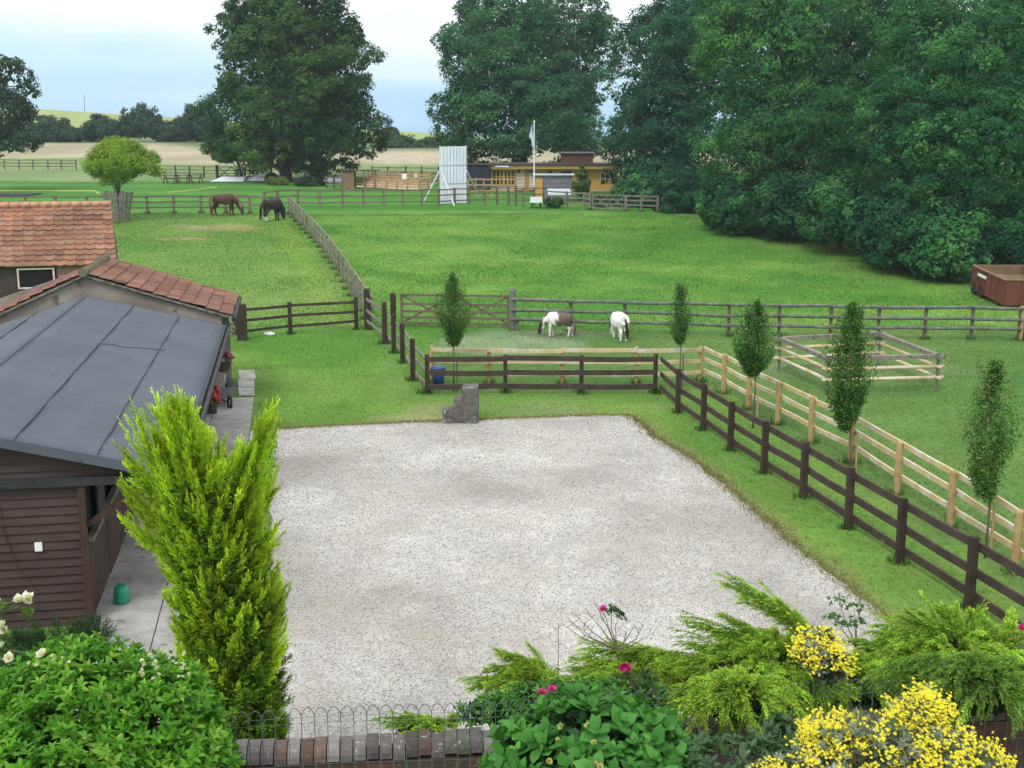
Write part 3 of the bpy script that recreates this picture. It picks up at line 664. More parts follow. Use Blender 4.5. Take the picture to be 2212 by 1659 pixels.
for a_ in (.2, 3.4, 7.0, 10.6, 14.2):
    MB().beam(LP(S0, a_, W0 - .03, 1.55), LP(S0, a_, .25, SE - .1), .08, .09).build('brace', M['door_wood'], st)
    MB().beam(LP(S0, a_, W0, SE - .07), LP(S0, a_, .02, SE - .12), .07, .1).build('rafter', M['door_wood'], st)
MB().beam(LP(S0, SL - .05, .3, 1.2), LP(S0, SL - .05, W1, 1.2), .08, 2.4).build('rear_wall', M['board'], st)
# light switch box and cable on the gable
mb = MB(); sb = LP(S0, .1, 2.07, 1.28)
tag(MB().box(sb, (.105, .05, .13), math.atan2(UV.y, UV.x)).build('switch_box', M['white']), 'small cream switch box on the stable gable', 'switch box')
cb = [LP(S0, .085, 2.6, 2.28), LP(S0, .085, 2.55, 1.6), LP(S0, .085, 2.4, 1.0), LP(S0, .085, 2.1, .55)]
tag(MB().tube(cb, .007, 6).build('hanging_cable', M['door_wood']), 'thin dark cable hanging down the stable boards', 'cable')

def pantiles(name, corner, across, down, nx, ny, tw, tl, parent, base=((.185, .084, .056), (.21, .097, .064), (.16, .072, .05), (.19, .105, .074)), up=None, th=.0, dark=.12):
    """courses of wavy clay tiles: corner is the top corner, each course laps over the next"""
    across, down = Vector(across), Vector(down); n_ = across.cross(down).normalized()
    if n_.z < 0: n_ = -n_
    mb = MB(); W = 5
    for j in range(ny):
        for i in range(nx):
            cc = np.array(base[random.randrange(len(base))]) * random.uniform(.84, 1.1)
            if random.random() < .05: cc = cc * .6
            cc = cc * (1 + .25 * math.sin(i * .5 + j * .31) * .5); mb.cc = tuple(cc); vs = []; jz = random.gauss(0, .004)
            for q in (0, 1):
                for w in range(W + 1):
                    f = w / W; wave = .02 * math.cos(f * 2 * math.pi) + (.008 if w == W else 0)
                    h = (.035 * q + wave + jz + .012 * math.sin(j * .9 + i * .35))
                    p = Vector(corner) + across * (tw * (i + f * .985)) + down * (tl * (j + q * 1.06)) + n_ * h
                    vs.append(p)
            k = W + 1; fs = [(w, w + 1, k + w + 1, k + w) for w in range(W)]
            for w in range(W + 1): vs.append(vs[k + w] - n_ * .035)
            fs += [(k + w, k + w + 1, 2 * k + w + 1, 2 * k + w) for w in range(W)]
            mb.add(vs, fs)
    mb.cc = None
    return mb.build(name, M['tile'], parent, smooth=False, col=True)
# short tiled barn behind the felt roof
T0 = Vector((-7.57, 32.7, 0)); TE, TR, TB, TL = 2.52, 3.72, 3.71, 4.4
tb = thing('tiled_barn', 'small barn with clay-tiled gable roof and grey rendered end', 'barn', T0)
dn = (UV * TB + Vector((0, 0, TE - TR))); dl = dn.length; dnu = dn.normalized()
pantiles('roof_slope', LP(T0, -.02, TB, TR), UA, dnu, 13, 11, TL / 13, dl / 11, tb)
dn2 = (-UV * (TB + .3) + Vector((0, 0, (TE - TR) * 1.5))); pantiles('roof_slope', LP(T0, -.02, TB, TR), UA, dn2.normalized(), 13, 12, TL / 13, dn2.length / 12, tb)
mb = MB()
for i in range(11):
    zt_j = random.gauss(0, .012); mb.tube([LP(T0, -.1 + i * .415, TB, TR + .03 + zt_j), LP(T0, -.04 + i * .415, TB, TR + .03 + zt_j), LP(T0, -.02 + i * .415, TB, TR + .02 + zt_j), LP(T0, .30 + i * .415, TB, TR + .02 + zt_j)], [.125, .125, .105, .10], 8)
mb.build('ridge_tiles', M['mossy'], tb)
g0 = T0 + UA * .12
pts = [LP(T0, .12, .25, 0), LP(T0, .12, .25, TE - .05), LP(T0, .12, TB, TR - .1), LP(T0, .12, 2 * TB - .05, TR + (TE - TR) * 1.42), LP(T0, .12, 2 * TB - .05, 0)]
MB().poly(pts, .15, UA).build('gable_wall', M['render'], tb)
MB().poly([LP(T0, TL - .3, .25, 0), LP(T0, TL - .3, .25, TE - .05), LP(T0, TL - .3, TB, TR - .1), LP(T0, TL - .3, 2 * TB - .25, TE - .05), LP(T0, TL - .3, 2 * TB - .25, 0)], .1, UA).build('rear_gable', M['render'], tb)
MB().beam(LP(T0, 1.6, .8, 1.2), LP(T0, TL - .3, .8, 1.2), .12, 2.4).build('side_wall', M['board'], tb)
mb = MB()
for sgn, dd_, ll in ((1, dnu, dl), (-1, dn2.normalized(), dn2.length)):
    p_ = LP(T0, .02, TB, TR - .05); mb.beam(p_, p_ + dd_ * ll, .035, .06)
mb.build('barge_board', M['old_wood'], tb)
for sgn, dd_, ll, kk in ((1, dnu, dl, 13), (-1, dn2.normalized(), dn2.length, 11)):
    for i in range(kk):
        if random.random() < .15: continue
        p_ = LP(T0, -.03 - random.uniform(0, .03), TB, TR - .03) + dd_ * (ll * (i + .7 + random.uniform(-.12, .12)) / kk); MB().beam(p_, p_ + UA * .1, .05, random.uniform(.02, .035)).build('batten_end', M['old_wood'], tb)
MB().tube([LP(T0, -.05, -.08, TE - .09), LP(T0, TL, -.08, TE - .09)], .07, 8).build('gutter', M['bitumen'], tb)
MB().beam(LP(T0, .05, .22, TE - .7), LP(T0, .05, -.1, TE - .12), .05, .06).build('brace', M['old_wood'], tb)
MB().beam(LP(T0, .05, 1.1, TE - .55), LP(T0, .05, -.02, TE - .5), .05, .06).build('brace', M['old_wood'], tb)
MB().box(LP(T0, .06, 1.25, TE - .42), (.5, .06, .62), math.atan2(UV.y, UV.x)).build('brick_patch', M['mossy'], tb)
# long barn with window
ang = R(15); BA, BV = Vector((-math.sin(ang), math.cos(ang), 0)), Vector((math.cos(ang), math.sin(ang), 0)) # depth, rightwards
B0 = PY(252, 572, 46.0); B0.z = 0; BE = PY(252, 572, 46.0).z
br = thing('long_barn', 'long barn with orange pantile roof and white-framed window', 'barn', B0)
RT = PY(232, 443, 49.4); bh = RT.z - BE; run = 3.4
dnb = (-BA * run + Vector((0, 0, -bh))); L_ = 9.1
dirR = BV
top = Vector((B0.x, B0.y, 0)) + BA * run - BA * .0; top.z = BE + bh
nx_, ny_ = 25, 12
skew = (PY(232, 443, top.y).x - top.x)
pantiles('roof_slope', top - BV * L_ + Vector((skew * .6, 0, 0)), BV, (dnb - Vector((skew * .6, 0, 0))).normalized(), nx_, ny_, L_ / nx_, dnb.length / ny_, br, base=((.235, .112, .068), (.265, .128, .078), (.205, .096, .06), (.25, .14, .092), (.26, .12, .066)))
MB().poly([top - BV * L_, top - BV * .5, top - BV * .9 + BA * run + Vector((0, 0, -bh)), top - BV * L_ + BA * run + Vector((0, 0, -bh))], .04, (0, 0, 1)).build('rear_slope', M['tile'], br)
mb = MB()
for i in range(24):
    a_ = top - BV * (L_ * (i + 1) / 24) + Vector((skew * .6, 0, .05)); mb.tube([a_, a_ + BV * (L_ / 24 * .97)], [.12, .135], 8)
rd = mb; mb.c = [(.50, .27, .17)] * len(mb.v); mb.build('ridge_tiles', M['tile'], br, smooth=True, col=True)
def BPt(r, a, z): return Vector((B0.x, B0.y, 0)) - BV * r + BA * a + Vector((0, 0, z))
mb = MB(); zz_ = 0
while zz_ < BE - .05:
    for (r0, r1) in ((3.95, L_),):
        mb.beam(BPt(r0, .3, zz_ + .07), BPt(r1, .3, zz_ + .07), .03 + .015 * (int(zz_ / .14) % 2), .135)
    zz_ += .14
mb.build('boarded_wall', M['board'], br)
# brick part
m, t, b, o = new_mat('brickwork')
bt = N(t, 'ShaderNodeTexBrick'); tcn = N(t, 'ShaderNodeTexCoord'); mp_ = N(t, 'ShaderNodeMapping'); mp_.inputs['Rotation'].default_value = (R(90), 0, 0)
t.links.new(tcn.outputs['Object'], mp_.inputs[0]); t.links.new(mp_.outputs[0], bt.inputs[0])
bt.inputs['Scale'].default_value = 1; bt.inputs['Brick Width'].default_value = .225; bt.inputs['Row Height'].default_value = .075; bt.inputs['Mortar Size'].default_value = .008
bt.inputs['Color1'].default_value = (.26, .10, .055, 1); bt.inputs['Color2'].default_value = (.17, .07, .045, 1); bt.inputs['Mortar'].default_value = (.27, .24, .2, 1)
c = mixc(t, 1.0, bt.outputs[0], ramp(t, noise(t, 6, 5, .6), [(.3, .65), (.7, 1.25)]), 'MULTIPLY')
c = mixc(t, ramp(t, noise(t, 3, 5, .7), [(.58, 0.0), (.68, .8)]), c, (.10, .10, .05))
t.links.new(c, b.inputs['Base Color']); b.inputs['Roughness'].default_value = .9
bn = N(t, 'ShaderNodeBump'); bn.inputs['Distance'].default_value = .01; t.links.new(bt.outputs[1], bn.inputs['Height']); bn.invert = True; t.links.new(bn.outputs[0], b.inputs['Normal'])
M['brick'] = m
MB().beam(BPt(.35, .3, BE / 2), BPt(2.15, .3, BE / 2), .22, BE).build('brick_wall', M['brick'], br)
MB().beam(BPt(2.1, .28, BE / 2), BPt(4.0, .28, BE / 2), .06, BE - .02).build('boarded_panel', M['board'], br)
MB().poly([BPt(.25, .3, 0), BPt(.25, .3, BE), BPt(.25, run, BE + bh - .1), BPt(.25, 2 * run - .3, BE), BPt(.25, 2 * run - .3, 0)], .2, -BV).build('end_wall', M['brick'], br)
# the window: pixel spans give its place on the wall plane
def on_wall(px, py):
    dx, dy, dz = ray(px, py); nn = BA; q = BPt(0, .2, 0); tt = q.dot(nn) / (dx * nn.x + dy * nn.y); return Vector((dx * tt, dy * tt, CAMZ + dz * tt))
w0, w1, w2, w3 = on_wall(40, 620), on_wall(117, 620), on_wall(117, 580), on_wall(40, 583)
cx = (w0 + w1 + w2 + w3) / 4; ww = (w1 - w0).length; wh = (w2.z + w3.z - w0.z - w1.z) / 2
win = MB().box(cx - BA * .02, (ww, .03, wh), ang).build('window', M['black'], br)
mb = MB()
for s_ in (-1, 1): mb.box(cx - BA * .06 + BV * s_ * (ww / 2), (.06, .08, wh + .1), ang)
mb.box(cx - BA * .06 + Vector((0, 0, wh / 2 + .02)), (ww - .061, .078, .05), ang); mb.box(cx - BA * .06 - Vector((0, 0, wh / 2 + .02)), (ww - .061, .078, .05), ang)
mb.build('frame', M['waney'], win)
MB().box(cx - BA * .14 - Vector((0, 0, wh / 2 + .2)) - BV * .3, (ww * .55, .12, .06), ang).build('sill', M['white'], win)

# ------------------------------------------------------------------ paving
sl_ = [LP(S0, -3.2, W0 + .6, .02), LP(S0, -3.2, -.55, .02), LP(S0, 11.4, -.75, .02), LP(S0, 11.4, W0 + .2, .02)]
m2 = MB()
na = 9
for i in range(na):
    a0, a1 = -4.0 + 20.3 * i / na, -4.0 + 20.3 * (i + 1) / na - .018
    for (b0, b1) in ((W0 + .1, .41), (.40, -.62)):
        jz = random.uniform(0, .006)
        m2.poly([LP(S0, a0, b0, jz - .05), LP(S0, a0, b1 + .01, jz - .05), LP(S0, a1, b1 + .01, jz - .05), LP(S0, a1, b0, jz - .05)], .09, (0, 0, 1))
tag(m2.build('pavement', M['concrete']), kind='structure')
mb = MB(); ks = [LP(S0, a_, -.68 + .015 * math.sin(a_ * 2), .035) for a_ in np.linspace(-4, 12.0, 26)]
for p_, q_ in zip(ks[:-1], ks[1:]): mb.beam(p_, q_, .09, .10)
tag(mb.build('kerb', M['kerb']), kind='structure')
mb = MB()
for i, (yy) in enumerate(((856, 838.6), (838.2, 820.7), (820.3, 801))):
    a, b_, c_, d_ = G(517, yy[0]), G(551, yy[0]), G(550 - i, yy[1]), G(515, yy[1]); mb.poly([p_ + Vector((random.uniform(-.03, .03), 0, .018)) for p_ in (a, b_, c_, d_)], .006, (0, 0, 1))
tag(mb.build('stepping_path', mk('pale_slab', (.32, .32, .29), (.52, .51, .48), .85, 3, None, .2, 30, c3=(.22, .25, .15))), kind='structure')
# ------------------------------------------------------------------ foliage builders
def leaf_quads(P, Nn, L, wr=.6, sag=.6):
    n = len(P); d = np.tile([0, 0, -1.0], (n, 1)) * sag + rng.normal(size=(n, 3)) * .7
    t = nrm(d - Nn * np.sum(d * Nn, 1, keepdims=True)); b = np.cross(Nn, t); L = L[:, None]
    return np.stack([P - t * L * .5, P + b * L * wr * .5 - t * L * .05, P + t * L * .5, P - b * L * wr * .5 - t * L * .05], 1)
def crown(parent, ells, nlobe, nleaf, leaf, cols, lobe=(.16, .3), name='crown', up=.45, inner=.18, flat=.75, wr=.62, seed=1, clear=None, sub=0, grow=1.0):
    """leaves gathered in rounded sprays over the outside of a few large ellipsoids"""
    r = np.random.default_rng(seed)
    C = np.array([e[0] for e in ells], float); Rr = np.array([e[1] for e in ells], float) * grow
    w = np.prod(Rr, 1) ** (2 / 3); w = w / w.sum()
    LC, LO, LR, LT = [], [], [], []
    k = 0
    while len(LC) < nlobe and k < nlobe * 30:
        k += 1; i = r.choice(len(ells), p=w); d = r.normal(size=3); d /= np.linalg.norm(d)
        s = r.uniform(.72, 1.0); lr = r.uniform(*lobe) * Rr[i].mean() * (1.15 - .35 * (s - .72) / .28); p = C[i] + Rr[i] * d * s * (1 - min(.45, .72 * lr / Rr[i].mean()))
        ins = False
        for j in range(len(ells)):
            if j != i and np.sum(((p - C[j]) / Rr[j]) ** 2) < .38: ins = True; break
        if ins and r.random() < .85: continue
        LC.append(p); LO.append(d); LR.append(lr); LT.append(r.random())
    LC, LO, LR, LT = map(np.array, (LC, LO, LR, LT))
    if sub:      # each bough breaks up into smaller tufts on its outer side
        k = sub; d = nrm(r.normal(size=(len(LC) * k, 3))); b_o = np.repeat(LO, k, 0); dt = np.sum(d * b_o, 1); fl = dt < -.1; d[fl] = d[fl] - 2 * dt[fl][:, None] * b_o[fl]
        d[:, 2] *= np.where(d[:, 2] < 0, 1.25, .8); br = np.repeat(LR, k)
        big = LC; SC_ = np.repeat(LC, k, 0) + d * (br * r.uniform(.75, 1.05, len(br)))[:, None]; LO = nrm(b_o + d * .6); LT = np.clip(np.repeat(LT, k) * .75 + .25 * r.random(len(br)), 0, 1); LR = br * r.uniform(.2, .42, len(br)); LC_out = big; LC = SC_
    else: LC_out = LC
    pr = LR ** 2; pr /= pr.sum(); no = int(nleaf * (1 - inner)); li = r.choice(len(LC), no, p=pr)
    d = nrm(r.normal(size=(no, 3))); out = LO[li]; dt = np.sum(d * out, 1); fl = dt < -.25; d[fl] = d[fl] - 2 * dt[fl][:, None] * out[fl]
    rad = LR[li][:, None] * r.uniform(.5, 1.18, (no, 1))
    P = LC[li] + d * rad * np.array([1, 1, flat]); Nn = nrm(d * .8 + out * .25 + np.array([0, 0, up]) + r.normal(size=(no, 3)) * .38)
    ni = nleaf - no; ii = r.choice(len(ells), ni, p=w); di = nrm(r.normal(size=(ni, 3)))
    Pi = C[ii] + Rr[ii] * di * r.uniform(.35, .72, (ni, 1)); Ni = nrm(di + r.normal(size=(ni, 3)) * .5)
    P = np.vstack([P, Pi]); Nn = np.vstack([Nn, Ni]); tt = np.concatenate([LT[li], r.random(ni)])
    L = leaf * r.uniform(.55, 1.1, len(P)) * (1 + .8 * (r.random(len(P)) < .12)); L[no:] *= 1.5
    tt = np.clip(tt * .75 + .25 * r.random(len(P)), 0, .999); ca = np.array(cols, float); f = tt * (len(ca) - 1); i0 = f.astype(int); fr = (f - i0)[:, None]
    cc = (ca[i0] * (1 - fr) + ca[np.minimum(i0 + 1, len(ca) - 1)] * fr) * r.uniform(.8, 1.2, (len(P), 1))
    if clear is not None:
        ok = clear(P); P, Nn, L, cc = P[ok], Nn[ok], L[ok], cc[ok]
    VV = leaf_quads(P, Nn, L, wr); FF = np.arange(len(P) * 4).reshape(-1, 4)
    return npmesh(name, VV, FF, M['tree_leaf'], parent, cols=np.repeat(cc, 4, 0)), LC_out
def E(px, py, Y, rx, rz, ry=None):
    """ellipsoid centred at a point, radii from image sizes at that distance"""
    p = PY(px, py, Y); s = (Y * math.cos(PITCH) + (CAMZ - p.z) * math.sin(PITCH)) / FPX
    return ((p.x, p.y, p.z), (rx * s, ry or rx * s, rz * s))
def trunk(parent, base, top, r0, r1, limbs, spread=3.5, lift=5, bend=.3, mat=None, tips=None, seed=3):
    r = random.Random(seed); base, top = Vector(base), Vector(top); mb = MB(); n = 7; pts = []; rad = []
    for i in range(n + 1):
        f = i / n; p = base.lerp(top, f) + Vector((math.sin(f * 5 + seed) * bend, math.cos(f * 4 + seed) * bend, 0)) * f; pts.append(p)
        rad.append(r0 * (1.35 if i == 0 else 1) * (1 - f) + r1 * f)
    pts[0] -= Vector((0, 0, .2)); mb.tube(pts, rad, 12)
    for k in range(limbs):
        f = r.uniform(.3, .95); p = base.lerp(top, f)
        if tips is not None and len(tips): q = Vector(tips[r.randrange(len(tips))]); q = p.lerp(q, .9)
        else:
            a = r.uniform(0, 6.28); q = p + Vector((math.cos(a) * spread, math.sin(a) * spread, lift * r.uniform(.3, 1)))
        m_ = p.lerp(q, .5) + Vector((0, 0, (q - p).length * .12)); rr = (r0 * (1 - f) + r1 * f) * .45
        mb.tube([p, p.lerp(m_, .5) + Vector((0, 0, .1)), m_, q], [rr, rr * .75, rr * .5, rr * .15], 7)
    return mb.build('trunk', mat or M['bark'], parent, smooth=True)
def big_tree(name, label, cat, base, ells, trunk_top, r0, nl, nf, leaf, cols, group=None, seed=1, lobe=(.16, .3), limbs=14, **kw):
    if nf > 25000: kw['sub'] = 14; kw.setdefault('grow', 1.05); nl = int(nl * .36); lobe = (lobe[0] * 1.45, lobe[1] * 1.85); kw.setdefault('inner', .16); kw.setdefault('up', .7); kw.setdefault('flat', .62); leaf *= .7; nf = int(nf * 1.65)
    o = thing(name, label, cat, base, group)
    c_, LC = crown(o, ells, nl, nf, leaf, cols, lobe=lobe, seed=seed, **kw)
    trunk(o, base, trunk_top, r0, r0 * .35, limbs, tips=[tuple(v) for v in LC[::3]], seed=seed); return o
G_DARK = [(.009, .036, .015), (.016, .058, .02), (.035, .10, .028)]
G_LIME = [(.016, .052, .02), (.038, .098, .026), (.12, .20, .035)]
G_BLUE = [(.010, .048, .028), (.022, .092, .045), (.055, .165, .062)]
G_WOOD = [(.009, .045, .022), (.025, .11, .038), (.085, .24, .055)]
# two old limes left of centre
bA, bB = G(618, 391), G(681, 387); YA = bA.y
big_tree('lime_tree', 'huge dark lime with the ivy-footed left trunk behind the gates', 'tree', bA,
         [E(570, 255, YA, 120, 98, 5.5), E(520, 295, YA, 64, 44, 3), E(600, 318, YA - 2, 75, 24, 3), E(600, 130, YA, 120, 110, 5.5), E(600, 20, YA, 100, 110, 5), E(530, 75, YA, 70, 55, 3.5), E(500, 190, YA, 52, 55, 3)],
         tuple(PY(605, 60, YA)), .52, 190, 52000, .36, G_LIME, 'old limes beyond the cricket field', 11, lobe=(.17, .33))
big_tree('lime_tree', 'huge dark lime with the right trunk near the wooden hut', 'tree', bB,
         [E(717, 262, YA + 2, 110, 96, 5.5), E(750, 300, YA + 1, 62, 46, 3), E(690, 320, YA - 1, 80, 24, 3), E(778, 235, YA + 2, 46, 62, 3), E(690, 130, YA + 2, 118, 110, 5.5), E(690, 20, YA + 2, 90, 110, 5), E(760, 70, YA + 2, 36, 60, 3), E(640, 215, YA - 3, 70, 90, 3)],
         tuple(PY(700, 60, YA)), .55, 180, 50000, .36, [(.016, .055, .02), (.03, .085, .024), (.085, .16, .03)], 'old limes beyond the cricket field', 12, lobe=(.17, .33))
# centre lime behind the pavilion
bC = gv(PY(1120, 380, 128).x, 128)
big_tree('lime_tree', 'broad blue-green lime towering behind the timber pavilion', 'tree', bC,
         [E(1135, 250, 126, 195, 105, 9), E(990, 310, 123, 55, 40, 4), E(1100, 320, 122, 90, 32, 4), E(1130, 120, 128, 200, 120, 9), E(1150, 20, 128, 165, 90, 8), E(985, 85, 127, 55, 55, 4), E(1285, 60, 127, 55, 60, 4), E(1010, 235, 124, 80, 95, 5), E(1230, 290, 124, 95, 60, 4)],
         tuple(PY(1140, 80, 128)), .85, 330, 80000, .38, [(.018, .075, .038), (.036, .125, .052), (.08, .195, .058)], 'old limes beyond the cricket field', 13, lobe=(.13, .25))
# the wood on the right
W_ = 'trees of the wood on the right'
def wtree(label, bx, by, ells, nl, nf, leaf, cols, seed, **kw):
    base = gv(bx, by); kw.setdefault('grow', 1.14); kw.setdefault('inner', .26); return big_tree('woodland_tree', label, 'tree', base, ells, tuple(Vector(ells[0][0]) + Vector((0, 0, ells[0][1][2] * .6))), .55, nl, nf, leaf, cols, W_, seed, **kw)
wtree('tall bluish tree at the left end of the wood', PY(1480, 300, 104).x, 104, [E(1465, 130, 104, 120, 150, 7), E(1440, 300, 102, 120, 130, 6), E(1520, 20, 104, 105, 100, 6), E(1400, 385, 98, 80, 70, 4), E(1370, 230, 103, 55, 70, 3)], 230, 58000, .30, G_BLUE, 21, lobe=(.15, .27))
wtree('massive tree with pale drooping boughs in the middle of the wood', PY(1690, 300, 82).x, 83, [E(1690, 110, 82, 170, 150, 7), E(1650, 290, 80, 130, 130, 6), E(1750, 300, 79, 130, 150, 6), E(1620, 20, 84, 110, 90, 5), E(1760, 10, 84, 120, 80, 5)], 330, 80000, .25, [(.010, .05, .024), (.032, .125, .038), (.12, .29, .058)], 22, lobe=(.13, .24))
wtree('great dark tree overhanging the field at the right edge', PY(2060, 300, 66).x, 67, [E(2050, 150, 66, 165, 140, 6), E(2020, 320, 64, 150, 150, 5), E(2140, 330, 62, 130, 170, 5), E(2180, 60, 68, 150, 120, 5), E(1990, 40, 70, 110, 90, 4)], 340, 88000, .21, G_WOOD, 23, lobe=(.13, .24))
wtree('shadowed tree filling the gap between the two great ones', PY(1890, 250, 88).x, 88, [E(1880, 110, 88, 130, 160, 5), E(1880, 300, 86, 110, 140, 5)], 130, 34000, .28, G_DARK, 24)
wtree('high tree closing the wood behind the right edge', PY(2230, 250, 80).x, 80, [E(2240, 130, 80, 160, 200, 6)], 120, 26000, .3, G_DARK, 25)
# low boughs and shrubs along the edge of the wood
US = [('low dark shrub under the bluish tree beside the weathered gate', 1385, 425, 94, 62, 40), ('rounded shrub below the bluish tree', 1480, 420, 90, 75, 55), ('spreading low bough shrub at the foot of the massive tree', 1600, 435, 78, 85, 62),
      ('dense shrub under the pale drooping boughs', 1720, 440, 74, 95, 75), ('broad shrub at the corner of the mown edge', 1830, 455, 69, 95, 80), ('leafy shrub leaning over the bright field', 1935, 490, 63, 90, 85),
      ('bushy undergrowth left of the rusty trailer', 2040, 520, 60.5, 95, 90), ('tall undergrowth behind the rusty trailer', 2160, 525, 62, 95, 95)]
for i, (lab, px, py, YY, rx, rz) in enumerate(US):
    e = [E(px, py, YY, rx, rz, 3.2), E(px - rx * .35, py + rz * .45, YY - 1, rx * .55, rz * .5, 2), E(px + rx * .35, py + rz * .4, YY - 1, rx * .6, rz * .55, 2)]
    o = thing('woodland_shrub', lab, 'shrub', gv(e[0][0][0], YY), 'undergrowth along the wood edge')
    crown(o, e, 90, 19000, .19 if i > 2 else .24, [(.009, .042, .024), (.018, .078, .034), (.042, .135, .045)] if i % 2 else G_WOOD, lobe=(.18, .34), seed=40 + i, grow=1.15)
    trunk(o, gv(e[0][0][0], YY + 1), Vector(e[0][0]) + Vector((0, 1, 0)), .14, .05, 5, spread=1.5, lift=1, seed=i)
# left edge tree
bL = gv(PY(-40, 330, 108).x, 108)
big_tree('oak_tree', 'spreading bluish oak cut off by the left edge', 'tree', bL,
         [E(-20, 255, 108, 100, 75, 5), E(0, 160, 108, 72, 48, 3.5), E(55, 195, 107, 38, 28, 2.2), E(-60, 170, 108, 80, 70, 4), E(55, 300, 107, 38, 32, 2.5), E(10, 315, 105, 60, 22, 3)], tuple(PY(-30, 200, 108)), .5, 95, 20000, .27, [(.028, .055, .035), (.04, .078, .045), (.06, .10, .05)], None, 31, lobe=(.2, .36), inner=.1, limbs=20)
# small tree in guard beside the gates
bs = G(520, 391)
big_tree('small_tree', 'small bright green spreading tree with a wooden guard by the gates', 'tree', bs, [E(500, 328, bs.y, 62, 24, 2.2), E(455, 320, bs.y, 27, 18, 1.2), E(555, 335, bs.y, 40, 20, 1.4)], tuple(PY(515, 330, bs.y)), .16, 60, 9000, .20, [(.035, .09, .018), (.06, .14, .022), (.09, .18, .03)], None, 32, lobe=(.25, .4), limbs=9)
def slat_guard(label, base, r0, r1, h, n, mat, group=None):
    o = thing('tree_guard', label, 'tree guard', base, group); base = Vector(base)
    for i in range(n):
        a = 2 * math.pi * i / n + random.gauss(0, .03); p = base + Vector((math.cos(a) * r0, math.sin(a) * r0, 0)); q = base + Vector((math.cos(a + .04) * r1, math.sin(a + .04) * r1, h * random.uniform(.97, 1.02)))
        d = Vector((math.cos(a), math.sin(a), 0)); MB().beam(p, q, .12 * r1 / .8, .025, d).build('slat', mat, o)
    for f in (.3, .8):
        r_ = r0 + (r1 - r0) * f - .03; pts = [base + Vector((math.cos(2 * math.pi * k / 20) * r_, math.sin(2 * math.pi * k / 20) * r_, h * f)) for k in range(21)]
        MB().tube(pts, .02, 5, False).build('hoop', M['metal'], o)
slat_guard('dark slatted guard round the small tree by the gates', bs, .45, .6, 1.2, 14, M['picnic'])
# bushy young tree in the flared slatted guard
bt_ = G(258, 478); hh = HT(258, 478, 414)
slat_guard('tall flared guard of grey slats round the bushy young tree', bt_, .62, 1.0, hh, 22, M['old_wood'])
Yb = bt_.y
big_tree('young_tree', 'bushy yellow-green young tree growing out of the flared guard', 'tree', bt_, [E(262, 345, Yb, 70, 45, 1.8), E(215, 350, Yb, 45, 36, 1.4), E(310, 350, Yb, 42, 34, 1.3), E(255, 312, Yb, 42, 20, 1.2), E(240, 388, Yb, 32, 18, .9), E(340, 372, Yb, 22, 14, .6)],
         tuple(PY(258, 370, Yb)), .09, 170, 24900, .12, [(.12, .22, .02), (.19, .31, .03), (.27, .39, .045)], None, 33, lobe=(.2, .42), inner=.1, limbs=26, flat=1)
# ivy and shrub at the trunk feet
for (px, py, rx, rz, lab, cl_) in ((603, 392, 30, 11, 'yellowish ivy mound round the left lime trunk', [(.09, .13, .03), (.13, .17, .04)]), (672, 394, 40, 13, 'dark weeds round the right lime trunk', G_DARK), (585, 384, 12, 12, 'dark little bush beside the gate post', G_DARK)):
    Y_ = G(px, py + 8).y; o = thing('weed_mound', lab, 'undergrowth', G(px, py + 8)); crown(o, [E(px, py, Y_, rx, rz, 1.2)], 25, 2500, .17, cl_, name='leaves', lobe=(.3, .5), seed=px)
# hedgerow on the hill
HB = [(20, 285, 70, 26, 'left part of the hedgerow behind the oak'), (110, 278, 45, 27, 'dark hedge bush right of the oak'), (150, 290, 25, 14, 'low gap in the dark hedgerow'), (215, 278, 45, 28, 'hedge bush left of the taller hawthorn'), (303, 262, 42, 36, 'tall hawthorn standing out of the hedgerow'),
      (370, 285, 38, 24, 'low hedge bush right of the hawthorn'), (432, 264, 46, 42, 'tall dark hedge tree beside the huge lime'), (840, 292, 18, 16, 'lone bush on the hill line right of the huge lime'), (870, 313, 58, 15, 'low hedge strip above the straw field'), (955, 314, 48, 15, 'hedge strip ending behind the centre lime'), (1380, 300, 60, 20, 'hedge glimpsed behind the wood')]
for i, (px, py, rx, rz, lab) in enumerate(HB):
    YY = 202 if px < 600 or py < 300 else 186; rx *= 1.25; e = [E(px, py, YY, rx, rz * 1.12, 3), E(px - rx * .5, py + rz * .4, YY, rx * .6, rz * .6, 2.5), E(px + rx * .5, py + rz * .4, YY, rx * .6, rz * .6, 2.5)]
    o = thing('hedge_bush', lab, 'hedge', gv(e[0][0][0], YY), 'hedgerow on the hill')
    crown(o, e, 60, 6500, .42, [(.022, .05, .032), (.034, .075, .042), (.05, .10, .05)] if px < 600 else [(.04, .085, .035), (.06, .11, .045)], name='leaves', lobe=(.22, .4), seed=60 + i, inner=.3)
p = PY(944, 283, 300); o = thing('hill_tree', 'tiny round tree on the horizon beside the centre lime', 'tree', gv(p.x, 300))
crown(o, [E(945, 276, 300, 9, 11, 1)], 12, 1500, .3, G_BLUE, seed=91); MB().tube([gv(p.x, 300), Vector((p.x, 300, p.z))], .2, 6).build('trunk', M['bark'], o)
p = G(182, 240); q = PY(182, 205, p.y); tag(MB().tube([p, q], [.16, .12], 6).build('power_pole', M['old_wood']), 'lone pole on the hill crest under the pale sky', 'pole')

